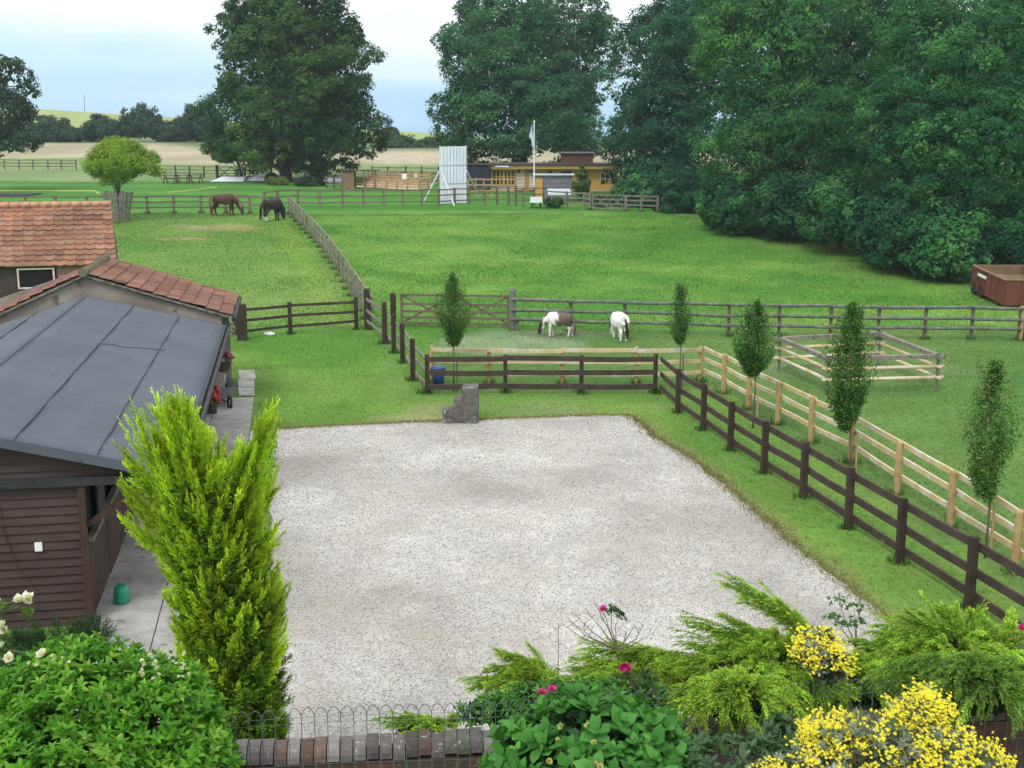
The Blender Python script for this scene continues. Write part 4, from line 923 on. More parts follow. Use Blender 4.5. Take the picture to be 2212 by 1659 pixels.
# fastigiate hornbeams between the two fences
HBM = [(980, 846, 978, 592, 742, 36, 'dense young hornbeam behind the stone steps'), (1467, 838, 1470, 612, 738, 24, 'slimmest young hornbeam at the corner of the yard fence'), (1626, 925, 1631, 650, 808, 42, 'plump dark hornbeam in front of the new fence corner'),
       (1838, 1030, 1835, 650, 925, 46, 'tall hornbeam in front of the square pole pen'), (2128, 1205, 2138, 775, 1072, 54, 'airy open hornbeam nearest the right edge')]
for i, (bx, by, cx_, ct, cb_, hw, lab) in enumerate(HBM):
    b_ = G(bx, by); YY = b_.y; o = thing('young_hornbeam', lab, 'tree', b_, 'young hornbeams planted between the fences')
    mid = (ct + cb_) / 2; hz = (cb_ - ct) / 2
    ell = [E(cx_, ct + hz * .95, YY, hw * .92, hz * .52), E(cx_, ct + hz * .6, YY, hw * .62, hz * .5), E(cx_ + 2, cb_ - hz * .5, YY, hw * .55, hz * .5), E(cx_ + 3, ct + hz * .25, YY, hw * .3, hz * .27)]
    nl = (7600, 4400, 9500, 12500, 6600)[i]
    cols_ = [(.026, .085, .018), (.045, .13, .025), (.085, .19, .035)] if i < 4 else [(.045, .115, .025), (.07, .17, .035), (.12, .23, .045)]
    r = np.random.default_rng(70 + i); ns = (190, 120, 210, 250, 150)[i]; sc_m = YY / math.cos(0) / FPX; zt_h, zb_h = PY(cx_, ct, YY).z, PY(cx_, cb_, YY).z; ax_x = PY(cx_, mid, YY).x; Rm = hw * sc_m * (1.25 + .02 * i)
    f = r.uniform(.03, 1, ns) ** .9; a = r.uniform(0, 6.283, ns); pr_ = np.interp(f, [0, .12, .3, .5, .68, .85, 1], [.22, .42, .72, 1.0, .92, .5, .08]); rad = pr_ * Rm * r.uniform(.35, 1.08, ns)
    tz = zb_h + (zt_h - zb_h) * f + r.normal(size=ns) * .04; TP = np.stack([ax_x + np.cos(a) * rad, YY + np.sin(a) * rad, tz], 1); RT_ = np.stack([np.full(ns, ax_x), np.full(ns, YY), np.maximum(zb_h - .12, tz - rad * 1.5 - .3)], 1)
    MD = np.stack([ax_x + np.cos(a) * rad * .75, YY + np.sin(a) * rad * .75, RT_[:, 2] * .55 + tz * .45], 1); per = nl // ns; tt = r.uniform(.3, 1.02, (ns, per, 1)); PP = (1 - tt) ** 2 * RT_[:, None] + 2 * tt * (1 - tt) * MD[:, None] + tt ** 2 * TP[:, None] + r.normal(size=(ns, per, 3)) * np.array([.04, .04, .035])
    ca_ = np.array(cols_); w_ = np.clip(.55 * r.random((ns, 1, 1)) + .45 * tt, 0, 1); CCs = (ca_[0] * (1 - w_) + ca_[2] * w_) * r.uniform(.75, 1.25, (ns, per, 1)); PP = PP.reshape(-1, 3)
    VV = leaf_quads(PP, nrm(r.normal(size=PP.shape) * .7 + [0, 0, .6]), r.uniform(.04, .075, len(PP)), .6); npmesh('crown', VV, np.arange(len(PP) * 4).reshape(-1, 4), M['tree_leaf'], o, cols=np.repeat(CCs.reshape(-1, 3), 4, 0))
    c0 = PY(cx_, ct, YY); mb = MB(); mb.tube([b_, b_.lerp(PY(cx_ + 2, cb_, YY), .6), PY(cx_ + 2, cb_ - 10, YY), PY(cx_, ct + 12, YY)], [.024, .02, .017, .005], 7)
    for k in range(26):
        f = random.uniform(.05, .8); s0 = PY(cx_, cb_ - (cb_ - ct) * f, YY); a = random.uniform(0, 6.28); r_ = (ell[0][1][0]) * random.uniform(.5, .9); mb.tube([s0, s0 + Vector((math.cos(a) * r_ * .5, math.sin(a) * r_ * .5, .15)), s0 + Vector((math.cos(a) * r_, math.sin(a) * r_, .5))], [.009, .006, .003], 5)
    mb.build('trunk', M['twig'], o, smooth=True)
    st_ = b_ + Vector((.10, .02, 0)); MB().tube([st_, st_ + Vector((0, 0, 1.0))], .022, 6).build('stake', M['new_post'] if i > 1 else M['brown_rail'], o)
    # loose yellow-green tip shoots
    P_ = []
    for k in range(14):
        s0 = PY(cx_ + random.uniform(-.6, .6) * hw, ct + random.uniform(8, 60), YY); L_s = random.uniform(.15, .4)
        for j in range(12): P_.append(s0 + Vector((random.gauss(0, .025), random.gauss(0, .025), L_s * j / 12)))
    P_ = np.array([tuple(v) for v in P_]); Nn = nrm(rng.normal(size=P_.shape) + [0, 0, .5])
    VV = leaf_quads(P_, Nn, np.full(len(P_), .055), .5); npmesh('tip_shoots', VV, np.arange(len(P_) * 4).reshape(-1, 4), M['tree_leaf'], o, cols=np.tile([(.13, .20, .05)], (len(P_) * 4, 1)))

# ------------------------------------------------------------------ feathery conifer foliage
def sprays(bases, dirs, L, Mn, phi, ratio, w, droop, cb_, ct_, r):
    S = len(bases); dirs = nrm(dirs); side = nrm(np.cross(dirs, nrm(r.normal(size=(S, 3)) * .5 + np.array([0, 0, 1]))))
    j = np.arange(Mn + 1); t = (j + .4) / Mn; t[-1] = .98
    T = t[None, :, None]; Lb = L[:, None, None]
    pos = bases[:, None] + dirs[:, None] * Lb * T + np.array([0, 0, -1.0]) * droop * Lb * T ** 2
    sg = np.where(j % 2 == 0, 1.0, -1.0); sg[-1] = 0
    ph = np.where(j == Mn, 0, phi)
    ld = dirs[:, None] * np.cos(ph)[None, :, None] + side[:, None] * (sg * np.sin(ph))[None, :, None] + r.normal(size=(S, Mn + 1, 3)) * .16 + np.array([0, 0, -1.0]) * droop * T
    ld = nrm(ld); ln = Lb * ratio * (1.05 - .6 * T) * r.uniform(.75, 1.25, (S, Mn + 1, 1))
    wv = nrm(np.cross(ld, r.normal(size=(S, Mn + 1, 3)))) * w
    Q = np.stack([pos, pos + ld * ln * .45 + wv, pos + ld * ln, pos + ld * ln * .45 - wv], 2)
    f = np.clip(T * .75 + .15, 0, 1); cc = (np.array(cb_)[:, None] if np.ndim(cb_) > 1 else np.array(cb_)) * (1 - f) + (np.array(ct_)[:, None] if np.ndim(ct_) > 1 else np.array(ct_)) * f
    cc = np.broadcast_to(cc, (S, Mn + 1, 3)) * r.uniform(.8, 1.2, (S, Mn + 1, 1))
    C4 = np.repeat(cc[:, :, None], 4, 2).copy(); C4[:, :, 2] *= 1.12
    return Q.reshape(-1, 3), C4.reshape(-1, 3)
def plumes(name, parent, curves, nspr, L, Mn, ratio, w, droop, cb_, ct_, seed, ang=.75, t0=.2, tone=.18):
    """curves (K,3,3) bezier boughs, each carrying sprays"""
    r = np.random.default_rng(seed); K = len(curves); Cv = np.array(curves, float)
    t = (np.arange(nspr) + r.random((K, nspr)) * .9) / nspr * (1 - t0) + t0; T = t[..., None]
    p0, p1, p2 = Cv[:, None, 0], Cv[:, None, 1], Cv[:, None, 2]
    pos = (1 - T) ** 2 * p0 + 2 * T * (1 - T) * p1 + T ** 2 * p2; tan = nrm(2 * (1 - T) * (p1 - p0) + 2 * T * (p2 - p1))
    rd = nrm(np.cross(tan, r.normal(size=tan.shape))); a = ang * (1.1 - .65 * T) * r.uniform(.6, 1.3, T.shape)
    d = tan * np.cos(a) + rd * np.sin(a)
    Ls = (L * (1.15 - .55 * t) * r.uniform(.7, 1.3, t.shape)).reshape(-1)
    k = np.repeat(1 + tone * r.normal(size=(K, 1, 1)), nspr, 1).reshape(-1, 1)
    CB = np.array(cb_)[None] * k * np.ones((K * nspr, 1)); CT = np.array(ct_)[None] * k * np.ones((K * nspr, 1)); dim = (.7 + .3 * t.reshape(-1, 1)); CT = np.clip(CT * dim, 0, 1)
    V_, C_ = sprays(pos.reshape(-1, 3), d.reshape(-1, 3), Ls, Mn, .62, ratio, w, droop, np.clip(CB, 0, 1)[:, None][:, 0], CT, r)
    return V_, C_
def put(name, parts, mat, parent):
    V_ = np.vstack([p[0] for p in parts]); C_ = np.vstack([p[1] for p in parts]); return npmesh(name, V_, np.arange(len(V_)).reshape(-1, 4), mat, parent, cols=C_)
def np3(v): return np.array(v[:], float)
# golden leyland cypress
YC = 11.9
cyb = Vector((PY(500, 1500, YC).x, YC, 0)); cy = thing('golden_cypress', 'tall golden-green cypress with forked feathery top by the stable', 'conifer', cyb)
prof = [(1640, 375, 628), (1590, 378, 626), (1500, 372, 626), (1400, 362, 628), (1300, 340, 620), (1200, 330, 600), (1120, 315, 590), (1050, 312, 580), (1005, 312, 540), (975, 315, 455)]
r = np.random.default_rng(5); curves = []; low_ = []
pz = [PY(450, p[0], YC).z for p in prof]; pxl = [PY(p[1] + 18, p[0], YC).x for p in prof]; pxr = [PY(p[2] - (2 if p[0] > 1250 else 14), p[0], YC).x for p in prof]
o_ = np.argsort(pz); pz = np.array(pz)[o_]; pxl = np.array(pxl)[o_]; pxr = np.array(pxr)[o_]
zmax = pz[-1]
for i in range(760):
    z = .1 + (zmax - .1) * r.random() ** .85; xl, xr = np.interp(z, pz, pxl), np.interp(z, pz, pxr); cx_, rr = (xl + xr) / 2, (xr - xl) / 2
    a = r.uniform(0, 6.28); hgh = z / zmax; reach = rr * r.uniform(.85, 1.0)
    up_ = .10 + .22 * hgh ** 2
    tip = np.array([cx_ + math.cos(a) * reach, YC + math.sin(a) * reach, z + .10 + .1 * hgh]); root = np.array([cx_ + math.cos(a) * rr * .1, YC + math.sin(a) * rr * .1, z - up_ * r.uniform(.7, 1.2)])
    midp = (root + tip) / 2 + np.array([math.cos(a) * rr * .2, math.sin(a) * rr * .2, -.07]); (curves if hgh > .42 else low_).append((root, midp, tip))
tips = [(395, 858), (405, 875), (360, 868), (372, 852), (380, 862), (368, 872), (390, 900), (350, 940), (375, 856), (360, 880), (414, 868), (395, 885), (437, 905), (311, 873), (325, 905), (283, 892), (292, 930), (345, 895), (591, 882), (603, 900), (575, 900), (596, 930), (268, 985), (262, 1045), (242, 1040), (258, 1110), (250, 1118), (280, 1010), (610, 1122), (600, 1150), (590, 1010), (602, 985), (385, 870), (440, 965), (548, 955), (425, 925), (350, 925), (300, 960), (385, 850), (335, 885), (265, 900), (250, 960), (610, 870), (598, 890), (255, 1075), (262, 1000), (400, 940), (565, 940), (600, 1050), (618, 1270), (628, 1330)]
for (px, py) in tips:
    px += (20 if px < 350 else -16 if px > 570 else 0); py += 12
    tip = np3(PY(px, py, YC + r.uniform(-.25, .25))); z = min(tip[2] - r.uniform(.55, .9), zmax - .1) if py < 1000 else tip[2] - .45; xl, xr = np.interp(z, pz, pxl), np.interp(z, pz, pxr); cx_ = (xl + xr) / 2
    root = np.array([cx_ * .6 + tip[0] * .4, YC, z]); midp = np.array([root[0] * .35 + tip[0] * .65, (root[1] + tip[1]) / 2, (root[2] * .62 + tip[2] * .38)])
    for k in range(4): curves.append((root, midp + r.normal(size=3) * .045, tip + r.normal(size=3) * .05 * min(k, 1.5)))
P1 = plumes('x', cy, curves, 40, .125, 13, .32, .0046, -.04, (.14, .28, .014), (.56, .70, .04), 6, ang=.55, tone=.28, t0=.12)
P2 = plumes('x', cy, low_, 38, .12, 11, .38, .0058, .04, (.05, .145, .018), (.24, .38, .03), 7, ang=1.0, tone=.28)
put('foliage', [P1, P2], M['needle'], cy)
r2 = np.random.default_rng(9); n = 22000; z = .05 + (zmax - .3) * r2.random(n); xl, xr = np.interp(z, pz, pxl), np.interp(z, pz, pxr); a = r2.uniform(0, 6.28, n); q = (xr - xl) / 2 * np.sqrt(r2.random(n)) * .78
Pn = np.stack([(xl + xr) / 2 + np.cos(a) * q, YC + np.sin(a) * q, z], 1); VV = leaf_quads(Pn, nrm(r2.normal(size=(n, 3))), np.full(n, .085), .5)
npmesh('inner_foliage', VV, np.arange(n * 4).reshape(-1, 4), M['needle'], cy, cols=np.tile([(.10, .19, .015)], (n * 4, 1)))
mb = MB(); mb.tube([(cyb.x, YC, -.1), (PY(480, 1250, YC).x, YC, 2.2), (PY(450, 1050, YC).x, YC, 3.6), (PY(400, 900, YC).x, YC, 4.5)], [.09, .07, .04, .012], 8)
mb.tube([(PY(480, 1250, YC).x, YC, 2.4), (PY(520, 1050, YC).x, YC, 3.6), (PY(570, 935, YC).x, YC, 4.2)], [.05, .02, .005], 8); mb.build('trunk', M['bark'], cy, smooth=True)

# ------------------------------------------------------------------ garden wall, soil and wire fence
WZ = 2.18
WA, WB = PZ(515, 1604, WZ), PZ(1065, 1578, WZ); wd = (WB - WA).normalized(); WC = WA - wd * 2.6; WD = PZ(1850, 1528, WZ)
wn = Vector((-wd.y, wd.x, 0))
def wall_pt(s):      # s metres along the wall from WC
    L1 = (WB - WC).length
    if s < L1: return WC + wd * s
    d2 = (WD - WB).normalized(); return WB + d2 * (s - L1)
gw = thing('garden_wall', 'old lichened brick garden wall with half-round coping', 'wall', (WA.x, WA.y, 0))
WLEN = (WB - WC).length + (WD - WB).length + 2.2
mb = MB(); s = 0.0
while s < WLEN:
    a, b_ = wall_pt(s), wall_pt(s + .112); cc = random.choice([(.15, .125, .12), (.19, .165, .16), (.10, .085, .08), (.23, .21, .20), (.145, .09, .078), (.13, .125, .095)]); k = random.uniform(.7, 1.2); mb.cc = tuple(q * k for q in cc)
    jz = random.gauss(0, .011); vs = []
    for p_ in (a, b_ - (b_ - a) * .09):
        for i in range(9):
            th = math.pi * i / 8; vs.append(Vector((p_.x, p_.y, WZ - .13)) + wn * (-math.cos(th) * .17) + Vector((0, 0, math.sin(th) * .13 + jz)))
    mb.add(vs, [(i, 9 + i, 10 + i, i + 1) for i in range(8)] + [tuple(range(9)), tuple(reversed(range(9, 18)))]); s += .112
mb.cc = None
M['coping'] = mk('coping', (.2, .2, .2), rough=.95, scale=9, attr=True, bump=.9, bscale=22, spots=(.33, .33, .29), spscale=17, spcut=.6)
mb.build('coping', M['coping'], gw, smooth=False, col=True)
mb = MB(); prev = None
for k in range(3):
    a, b_ = [(WC, WB), (WB, WD), (WD, wall_pt(WLEN))][k]
    mb.beam(Vector((a.x, a.y, (WZ - .16) / 2)), Vector((b_.x, b_.y, (WZ - .16) / 2)), .28 - .004 * k, WZ - .16)
mb.build('brickwork', mk('old_brick', (.10, .045, .035), (.16, .075, .055), .95, 5, (1, 1, 3), .7, 14, c3=(.07, .07, .045), spots=(.22, .21, .18), spscale=7, spcut=.63), gw)
SZ = 1.35
so_ = [WC - wn * .16, WB - wn * .16, WD - wn * .16, wall_pt(WLEN) - wn * .16, Vector((9, 3, 0)), Vector((-9, 3, 0)), Vector((-9, WC.y - .3, 0))]
tag(MB().poly([Vector((p_.x, p_.y, .4)) for p_ in so_], SZ - .4, (0, 0, 1)).build('garden_soil', M['soil']), kind='structure')
wf = thing('wire_fence', 'low green bow-topped wire fence along the garden wall', 'fence', (WA.x, WA.y, SZ))
mb = MB(); hb = MB(); n = int(WLEN / .109); offw = -wn * .24; ZT = WZ + .40
def wp(s, z): p_ = wall_pt(s) + offw; return Vector((p_.x, p_.y, z + .012 * math.sin(s * 2.3)))
for i in range(n):
    s = i * .109; mb.tube([wp(s, SZ), wp(s, ZT - .07)], .0042, 4, False)
    pts = [wp(s + .109 * f, ZT - .075 + .075 * math.sin(math.pi * f) ** .7) for f in (0, .1, .25, .4, .5, .6, .75, .9, 1)]; hb.tube(pts, .0040, 4, False)
mb.build('upright_wires', M['wire'], wf); hb.build('bow_tops', M['wire'], wf)
for z in (ZT - .085, ZT - .14, ZT - .32, ZT - .52, ZT - .68): MB().tube([wp(s, z) for s in np.linspace(0, WLEN - .2, 60)], .002, 4, False).build('line_wire', M['wire'], wf)
for s in (.6, 5.9, 7.6): MB().tube([wp(s, SZ - .1), wp(s, ZT + .01)], .008, 6).build('post', M['bitumen'], wf)

# ------------------------------------------------------------------ broad leaves
def broad(P, T, Up, L, W, fold=.18, curl=.25):
    """pointed oval leaves: base, two shoulders each side, tip, midrib lowered; 4 quads... T direction, Up normal"""
    T = nrm(T); S_ = nrm(np.cross(T, Up)); U = np.cross(S_, T); L = L[:, None]; W = W[:, None]
    def pt(t, s, u): return P + T * L * t + S_ * W * s + U * L * (u - curl * t * t)
    v = [pt(0, 0, 0), pt(.3, -.5, fold * .5), pt(.3, 0, 0), pt(.3, .5, fold * .5), pt(.68, -.42, fold * .4), pt(.68, 0, 0), pt(.68, .42, fold * .4), pt(1, 0, 0)]
    return np.stack(v, 1)
BF3 = np.array([(0, 2, 1), (0, 3, 2), (4, 5, 7), (5, 6, 7)]); BF4 = np.array([(1, 2, 5, 4), (2, 3, 6, 5)])
def broad_mesh(name, P, T, U, L, W, cols, mat, parent, fold=.18, curl=.25):
    V_ = broad(P, T, U, L, W, fold, curl); n = len(P); f = np.vstack([BF3, np.array([(1, 2, 5), (1, 5, 4), (2, 3, 6), (2, 6, 5)])]); F_ = (f[None] + (np.arange(n) * 8)[:, None, None]).reshape(-1, 3)
    return npmesh(name, V_, F_, mat, parent, cols=np.repeat(cols, 8, 0), smooth=True)
def rosettes(name, parent, ells, nshoot, per, L, Wr, cols, seed, mat=None, spread=(.5, 1.5), fill=True, fold=.18, curl=.3, seen=None, depth=(.8, 1.02), nodes=2, gap=.05):
    r = np.random.default_rng(seed); C = np.array([e[0] for e in ells]); Rr = np.array([e[1] for e in ells]); w = np.prod(Rr, 1) ** (2 / 3); w /= w.sum()
    i = r.choice(len(ells), nshoot, p=w); d = nrm(r.normal(size=(nshoot, 3))); d[:, 2] = np.abs(d[:, 2]) * np.where(r.random(nshoot) < .8, 1, -.4); d = nrm(d)
    s = r.uniform(*depth, (nshoot, 1)); B = C[i] + Rr[i] * d * s; ax = nrm(d + np.array([0, 0, .55]) + r.normal(size=(nshoot, 3)) * .25)
    ok = np.ones(nshoot, bool)
    for j in range(len(ells)): ok &= ~((i != j) & (np.sum(((B - C[j]) / Rr[j]) ** 2, 1) < .62))
    B, ax, s = B[ok], ax[ok], s[ok]; ns = len(B); tone = r.random(ns)
    a1 = nrm(np.cross(ax, r.normal(size=(ns, 3)))); a2 = np.cross(ax, a1); P, T, U, LL, CC = [], [], [], [], []
    ca = np.array(cols, float)
    for nd in range(nodes):
        k0 = per if nd == 0 else max(2, per - 1)
        for k in range(k0):
            an = 2 * math.pi * k / k0 + nd * 1.1 + r.normal(size=(ns, 1)) * .25; el = r.uniform(spread[0], spread[1], (ns, 1)) * (.65 if nd == nodes - 1 else 1)
            rad = a1 * np.cos(an) + a2 * np.sin(an); t_ = nrm(ax * np.cos(el) + rad * np.sin(el)); u_ = nrm(ax * np.sin(el) - rad * np.cos(el) + r.normal(size=(ns, 3)) * .15)
            P.append(B - ax * gap * (nodes - 1 - nd) + rad * .004); T.append(t_); U.append(u_); LL.append(L * r.uniform(.65, 1.25, ns) * (1.0 if nd < nodes - 1 else .75))
            f = np.clip(tone * .8 + .2 * r.random(ns), 0, .999) * (len(ca) - 1); i0 = f.astype(int); fr = (f - i0)[:, None]
            c_ = ca[i0] * (1 - fr) + ca[np.minimum(i0 + 1, len(ca) - 1)] * fr; CC.append(c_ * r.uniform(.85, 1.15, (ns, 1)))
    P, T, U, LL, CC = map(np.concatenate, (P, T, U, LL, CC))
    return broad_mesh(name, P, T, U, LL, LL * Wr, CC, mat or M['leaf'], parent, fold, curl), B
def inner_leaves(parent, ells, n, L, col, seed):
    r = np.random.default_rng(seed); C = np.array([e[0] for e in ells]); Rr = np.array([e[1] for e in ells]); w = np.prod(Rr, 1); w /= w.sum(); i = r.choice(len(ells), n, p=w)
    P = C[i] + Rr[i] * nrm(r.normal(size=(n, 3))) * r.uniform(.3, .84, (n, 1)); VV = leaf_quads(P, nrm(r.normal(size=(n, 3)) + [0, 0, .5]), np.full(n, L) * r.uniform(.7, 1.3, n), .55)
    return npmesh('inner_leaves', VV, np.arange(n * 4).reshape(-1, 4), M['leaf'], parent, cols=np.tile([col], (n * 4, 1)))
# bright shrub bottom left
el = [E(170, 1560, 8.9, 215, 175, .75), E(330, 1590, 8.8, 150, 175, .6), E(40, 1600, 8.8, 150, 150, .6), E(400, 1680, 8.6, 115, 150, .5), E(120, 1680, 8.2, 220, 130, .5)]
o = thing('leafy_shrub', 'big bright green leafy shrub filling the lower left corner', 'shrub', (el[0][0][0], el[0][0][1], SZ))
rosettes('foliage', o, el, 2500, 5, .082, .44, [(.05, .16, .014), (.08, .24, .018), (.12, .31, .025), (.22, .36, .05)], 101, spread=(.5, 1.35))
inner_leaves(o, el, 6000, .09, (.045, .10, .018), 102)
mb = MB()
for k in range(14): q = Vector(el[k % 5][0]) + Vector((random.uniform(-.4, .4), random.uniform(-.3, .3), .2)); mb.tube([(q.x, q.y + .05, SZ - .1), q], [.014, .006], 6)
mb.build('stem', M['twig'], o)
# small cream blossoms in that shrub
def blooms(name, pts, size, cols, parent, petals=5, seed=1, mat=None):
    r = np.random.default_rng(seed); P, T, U, LL, CC = [], [], [], [], []
    for p_ in pts:
        ax = nrm(r.normal(size=3) * .4 + np.array([0, -.5, .8])); a1 = nrm(np.cross(ax, r.normal(size=3))); a2 = np.cross(ax, a1)
        for ring, (el_, k, sc) in enumerate(((1.35, petals, 1), (.9, petals, .85), (.4, max(3, petals - 2), .6))):
            for j in range(k):
                an = 6.283 * j / k + ring * .6; rad = a1 * math.cos(an) + a2 * math.sin(an); P.append(np3(p_)); T.append(ax * math.cos(el_) + rad * math.sin(el_)); U.append(ax * math.sin(el_) - rad * math.cos(el_)); LL.append(size * sc * r.uniform(.85, 1.15) * .55); CC.append(np.array(cols[r.integers(len(cols))]) * r.uniform(.85, 1.1))
    P, T, U, LL, CC = map(np.array, (P, T, U, LL, CC)); return broad_mesh(name, P, T, U, LL, LL * .95, CC, mat or M['petal'], parent, .1, -.35)
bp = [PY(random.uniform(290, 420), random.uniform(1410, 1470), random.uniform(8.25, 8.5)) for k in range(22)] + [PY(random.uniform(60, 160), random.uniform(1400, 1440), 8.4) for k in range(8)]
blooms('blossoms', bp, .035, [(.72, .70, .55), (.6, .5, .4)], o, 4, 5)
# white rose branches at the left edge
o = thing('rose_bush', 'white rambling rose with blown flowers at the far left edge', 'rose bush', (-3.6, 7.7, SZ))
wr = [(48, 1284), (62, 1292), (55, 1300), (40, 1296), (3, 1352), (8, 1362), (2, 1398), (19, 1422), (24, 1430), (91, 1414), (-10, 1300)]
blooms('flowers', [PY(a, b_, 7.6) for a, b_ in wr], .075, [(.78, .77, .70), (.82, .81, .78), (.75, .68, .5)], o, 6, 6)
mb = MB()
for (a, b_) in wr: mb.tube([PY(-120, 1420, 7.7), PY((a - 120) / 2, (b_ + 1400) / 2 - 10, 7.65), PY(a, b_ + 4, 7.6)], [.006, .004, .0025], 5)
mb.build('stem', M['green_stem'], o)
rosettes('foliage', o, [E(-25, 1310, 7.6, 40, 40, .1), E(-20, 1370, 7.6, 45, 60, .12), E(60, 1320, 7.6, 12, 14, .03)], 70, 5, .035, .55, [(.06, .13, .03), (.10, .19, .04), (.2, .25, .07)], 107, depth=(.2, 1))
mb = MB()
# dark plants at the foot of the stable gable
el = [E(120, 1400, 16.4, 110, 55, .6), E(200, 1380, 16.6, 50, 45, .4), E(40, 1420, 16.2, 60, 55, .5), E(60, 1470, 15.6, 90, 45, .5)]
o = thing('lavender_bed', 'dark low herb clump at the foot of the stable gable', 'plant', (el[0][0][0], 16.4, 0))
cs = []
for e in el:
    for k in range(70):
        a = rng.uniform(0, 6.28); u = rng.uniform(0, 1) ** .5; c_ = np.array(e[0]); Rr = np.array(e[1]); tip = c_ + Rr * np.array([math.cos(a) * u, math.sin(a) * u, math.sqrt(max(0, 1 - u * u))]); root = np.array([c_[0] + Rr[0] * math.cos(a) * u * .5, c_[1] + math.sin(a) * u * .3, max(0.0, c_[2] - Rr[2])]); cs.append((root, (root + tip) / 2 + np.array([0, 0, .1]), tip))
put('foliage', [plumes('x', o, cs, 9, .13, 8, .35, .006, .0, (.02, .05, .02), (.055, .11, .045), 108)], M['needle'], o)

# ------------------------------------------------------------------ junipers
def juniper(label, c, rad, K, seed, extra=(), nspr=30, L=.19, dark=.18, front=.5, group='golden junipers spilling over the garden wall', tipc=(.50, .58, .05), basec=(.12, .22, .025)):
    c = np3(c); rad = np.array(rad, float); r = np.random.default_rng(seed); cs = []; o = thing('golden_juniper', label, 'conifer', tuple(c - [0, 0, rad[2]]), group)
    for k in range(K):
        a = r.uniform(0, 6.283); u = r.uniform(.1, 1) ** .6; top = math.sqrt(max(0, 1 - u * u))
        tip = c + rad * np.array([math.cos(a) * u, math.sin(a) * u, top * r.uniform(.75, 1.05) - .1 * u]); root = c + rad * np.array([math.cos(a) * u * .25, math.sin(a) * u * .25, top * .3 - .2])
        mid = root * .45 + tip * .55 + np.array([0, 0, rad[2] * r.uniform(.12, .35)]); tip = tip - np.array([0, 0, rad[2] * .28 * u * r.random()]); cs.append((root, mid, tip))
        if math.sin(a) < -.1 and r.random() < front:      # boughs hanging over the front
            t2 = tip + np.array([r.normal() * .08, -.12, -rad[2] * r.uniform(.4, 1.0)]); cs.append((root, tip + [0, -.03, .05], t2))
    for (root, tip) in extra:
        root, tip = np3(root), np3(tip)
        for k in range(4): cs.append((root, (root + tip) / 2 + np.array([0, 0, .07]) + r.normal(size=3) * .03, tip + r.normal(size=3) * .035))
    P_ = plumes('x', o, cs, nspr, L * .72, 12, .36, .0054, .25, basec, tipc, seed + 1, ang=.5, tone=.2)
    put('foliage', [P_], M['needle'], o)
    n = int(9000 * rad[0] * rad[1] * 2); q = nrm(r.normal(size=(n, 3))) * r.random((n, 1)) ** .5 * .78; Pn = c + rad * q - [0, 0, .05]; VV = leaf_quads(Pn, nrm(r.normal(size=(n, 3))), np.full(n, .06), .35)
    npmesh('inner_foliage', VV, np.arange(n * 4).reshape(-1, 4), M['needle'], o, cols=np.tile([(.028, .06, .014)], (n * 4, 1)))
    mb = MB()
    for cv in cs[::4]: dz_ = np.array([0, 0, -.05]); mb.tube([cv[0] + dz_ * 2, (cv[0] + cv[1]) / 2 + dz_ * 1.5, (np.array(cv[0]) + 2 * np.array(cv[1]) + cv[2]) / 4 + dz_], [.007, .005, .002], 5)
    mb.build('branch', M['twig'], o); return o
Y1 = 11.2
def jun(label, px, py, YY, rx, rz, ry, K, seed, extra=(), **kw):
    e = E(px, py, YY, rx, rz, ry); return juniper(label, e[0], e[1], K, seed, [(PY(a, b_, YY), PY(c_, d_, YY + .1)) for (a, b_, c_, d_) in extra], **kw)
def fan(root, tips): return [(root[0], root[1], a, b_) for a, b_ in tips]
JT = dict(tipc=(.44, .60, .07), basec=(.09, .23, .035))
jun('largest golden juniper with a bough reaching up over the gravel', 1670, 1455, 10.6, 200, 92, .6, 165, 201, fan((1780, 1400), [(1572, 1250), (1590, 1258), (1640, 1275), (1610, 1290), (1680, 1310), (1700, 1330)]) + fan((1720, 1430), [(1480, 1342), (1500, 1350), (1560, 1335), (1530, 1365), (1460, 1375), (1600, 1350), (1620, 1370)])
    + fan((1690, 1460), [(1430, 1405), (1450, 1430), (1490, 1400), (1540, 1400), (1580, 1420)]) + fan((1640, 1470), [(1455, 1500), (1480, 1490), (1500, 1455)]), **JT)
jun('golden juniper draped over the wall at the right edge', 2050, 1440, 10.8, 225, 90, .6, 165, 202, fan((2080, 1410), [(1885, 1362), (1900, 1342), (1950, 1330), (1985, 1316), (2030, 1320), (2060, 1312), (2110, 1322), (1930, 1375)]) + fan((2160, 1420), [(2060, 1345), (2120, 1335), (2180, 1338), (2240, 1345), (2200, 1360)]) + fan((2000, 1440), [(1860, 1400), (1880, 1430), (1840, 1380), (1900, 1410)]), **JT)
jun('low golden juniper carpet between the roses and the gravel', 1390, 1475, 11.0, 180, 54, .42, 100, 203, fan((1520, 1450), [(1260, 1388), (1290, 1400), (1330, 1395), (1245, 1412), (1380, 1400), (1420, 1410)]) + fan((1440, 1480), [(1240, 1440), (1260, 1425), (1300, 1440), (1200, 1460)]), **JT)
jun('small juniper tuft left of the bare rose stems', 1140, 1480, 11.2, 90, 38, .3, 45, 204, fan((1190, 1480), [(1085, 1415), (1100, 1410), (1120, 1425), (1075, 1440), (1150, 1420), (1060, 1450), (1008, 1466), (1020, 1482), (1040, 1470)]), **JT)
jun('ground-hugging juniper sprig behind the bow-topped wire', 920, 1578, 10.75, 90, 22, .25, 26, 205, fan((960, 1580), [(810, 1552), (840, 1560), (870, 1550), (900, 1555), (990, 1548)]), L=.11, **JT)
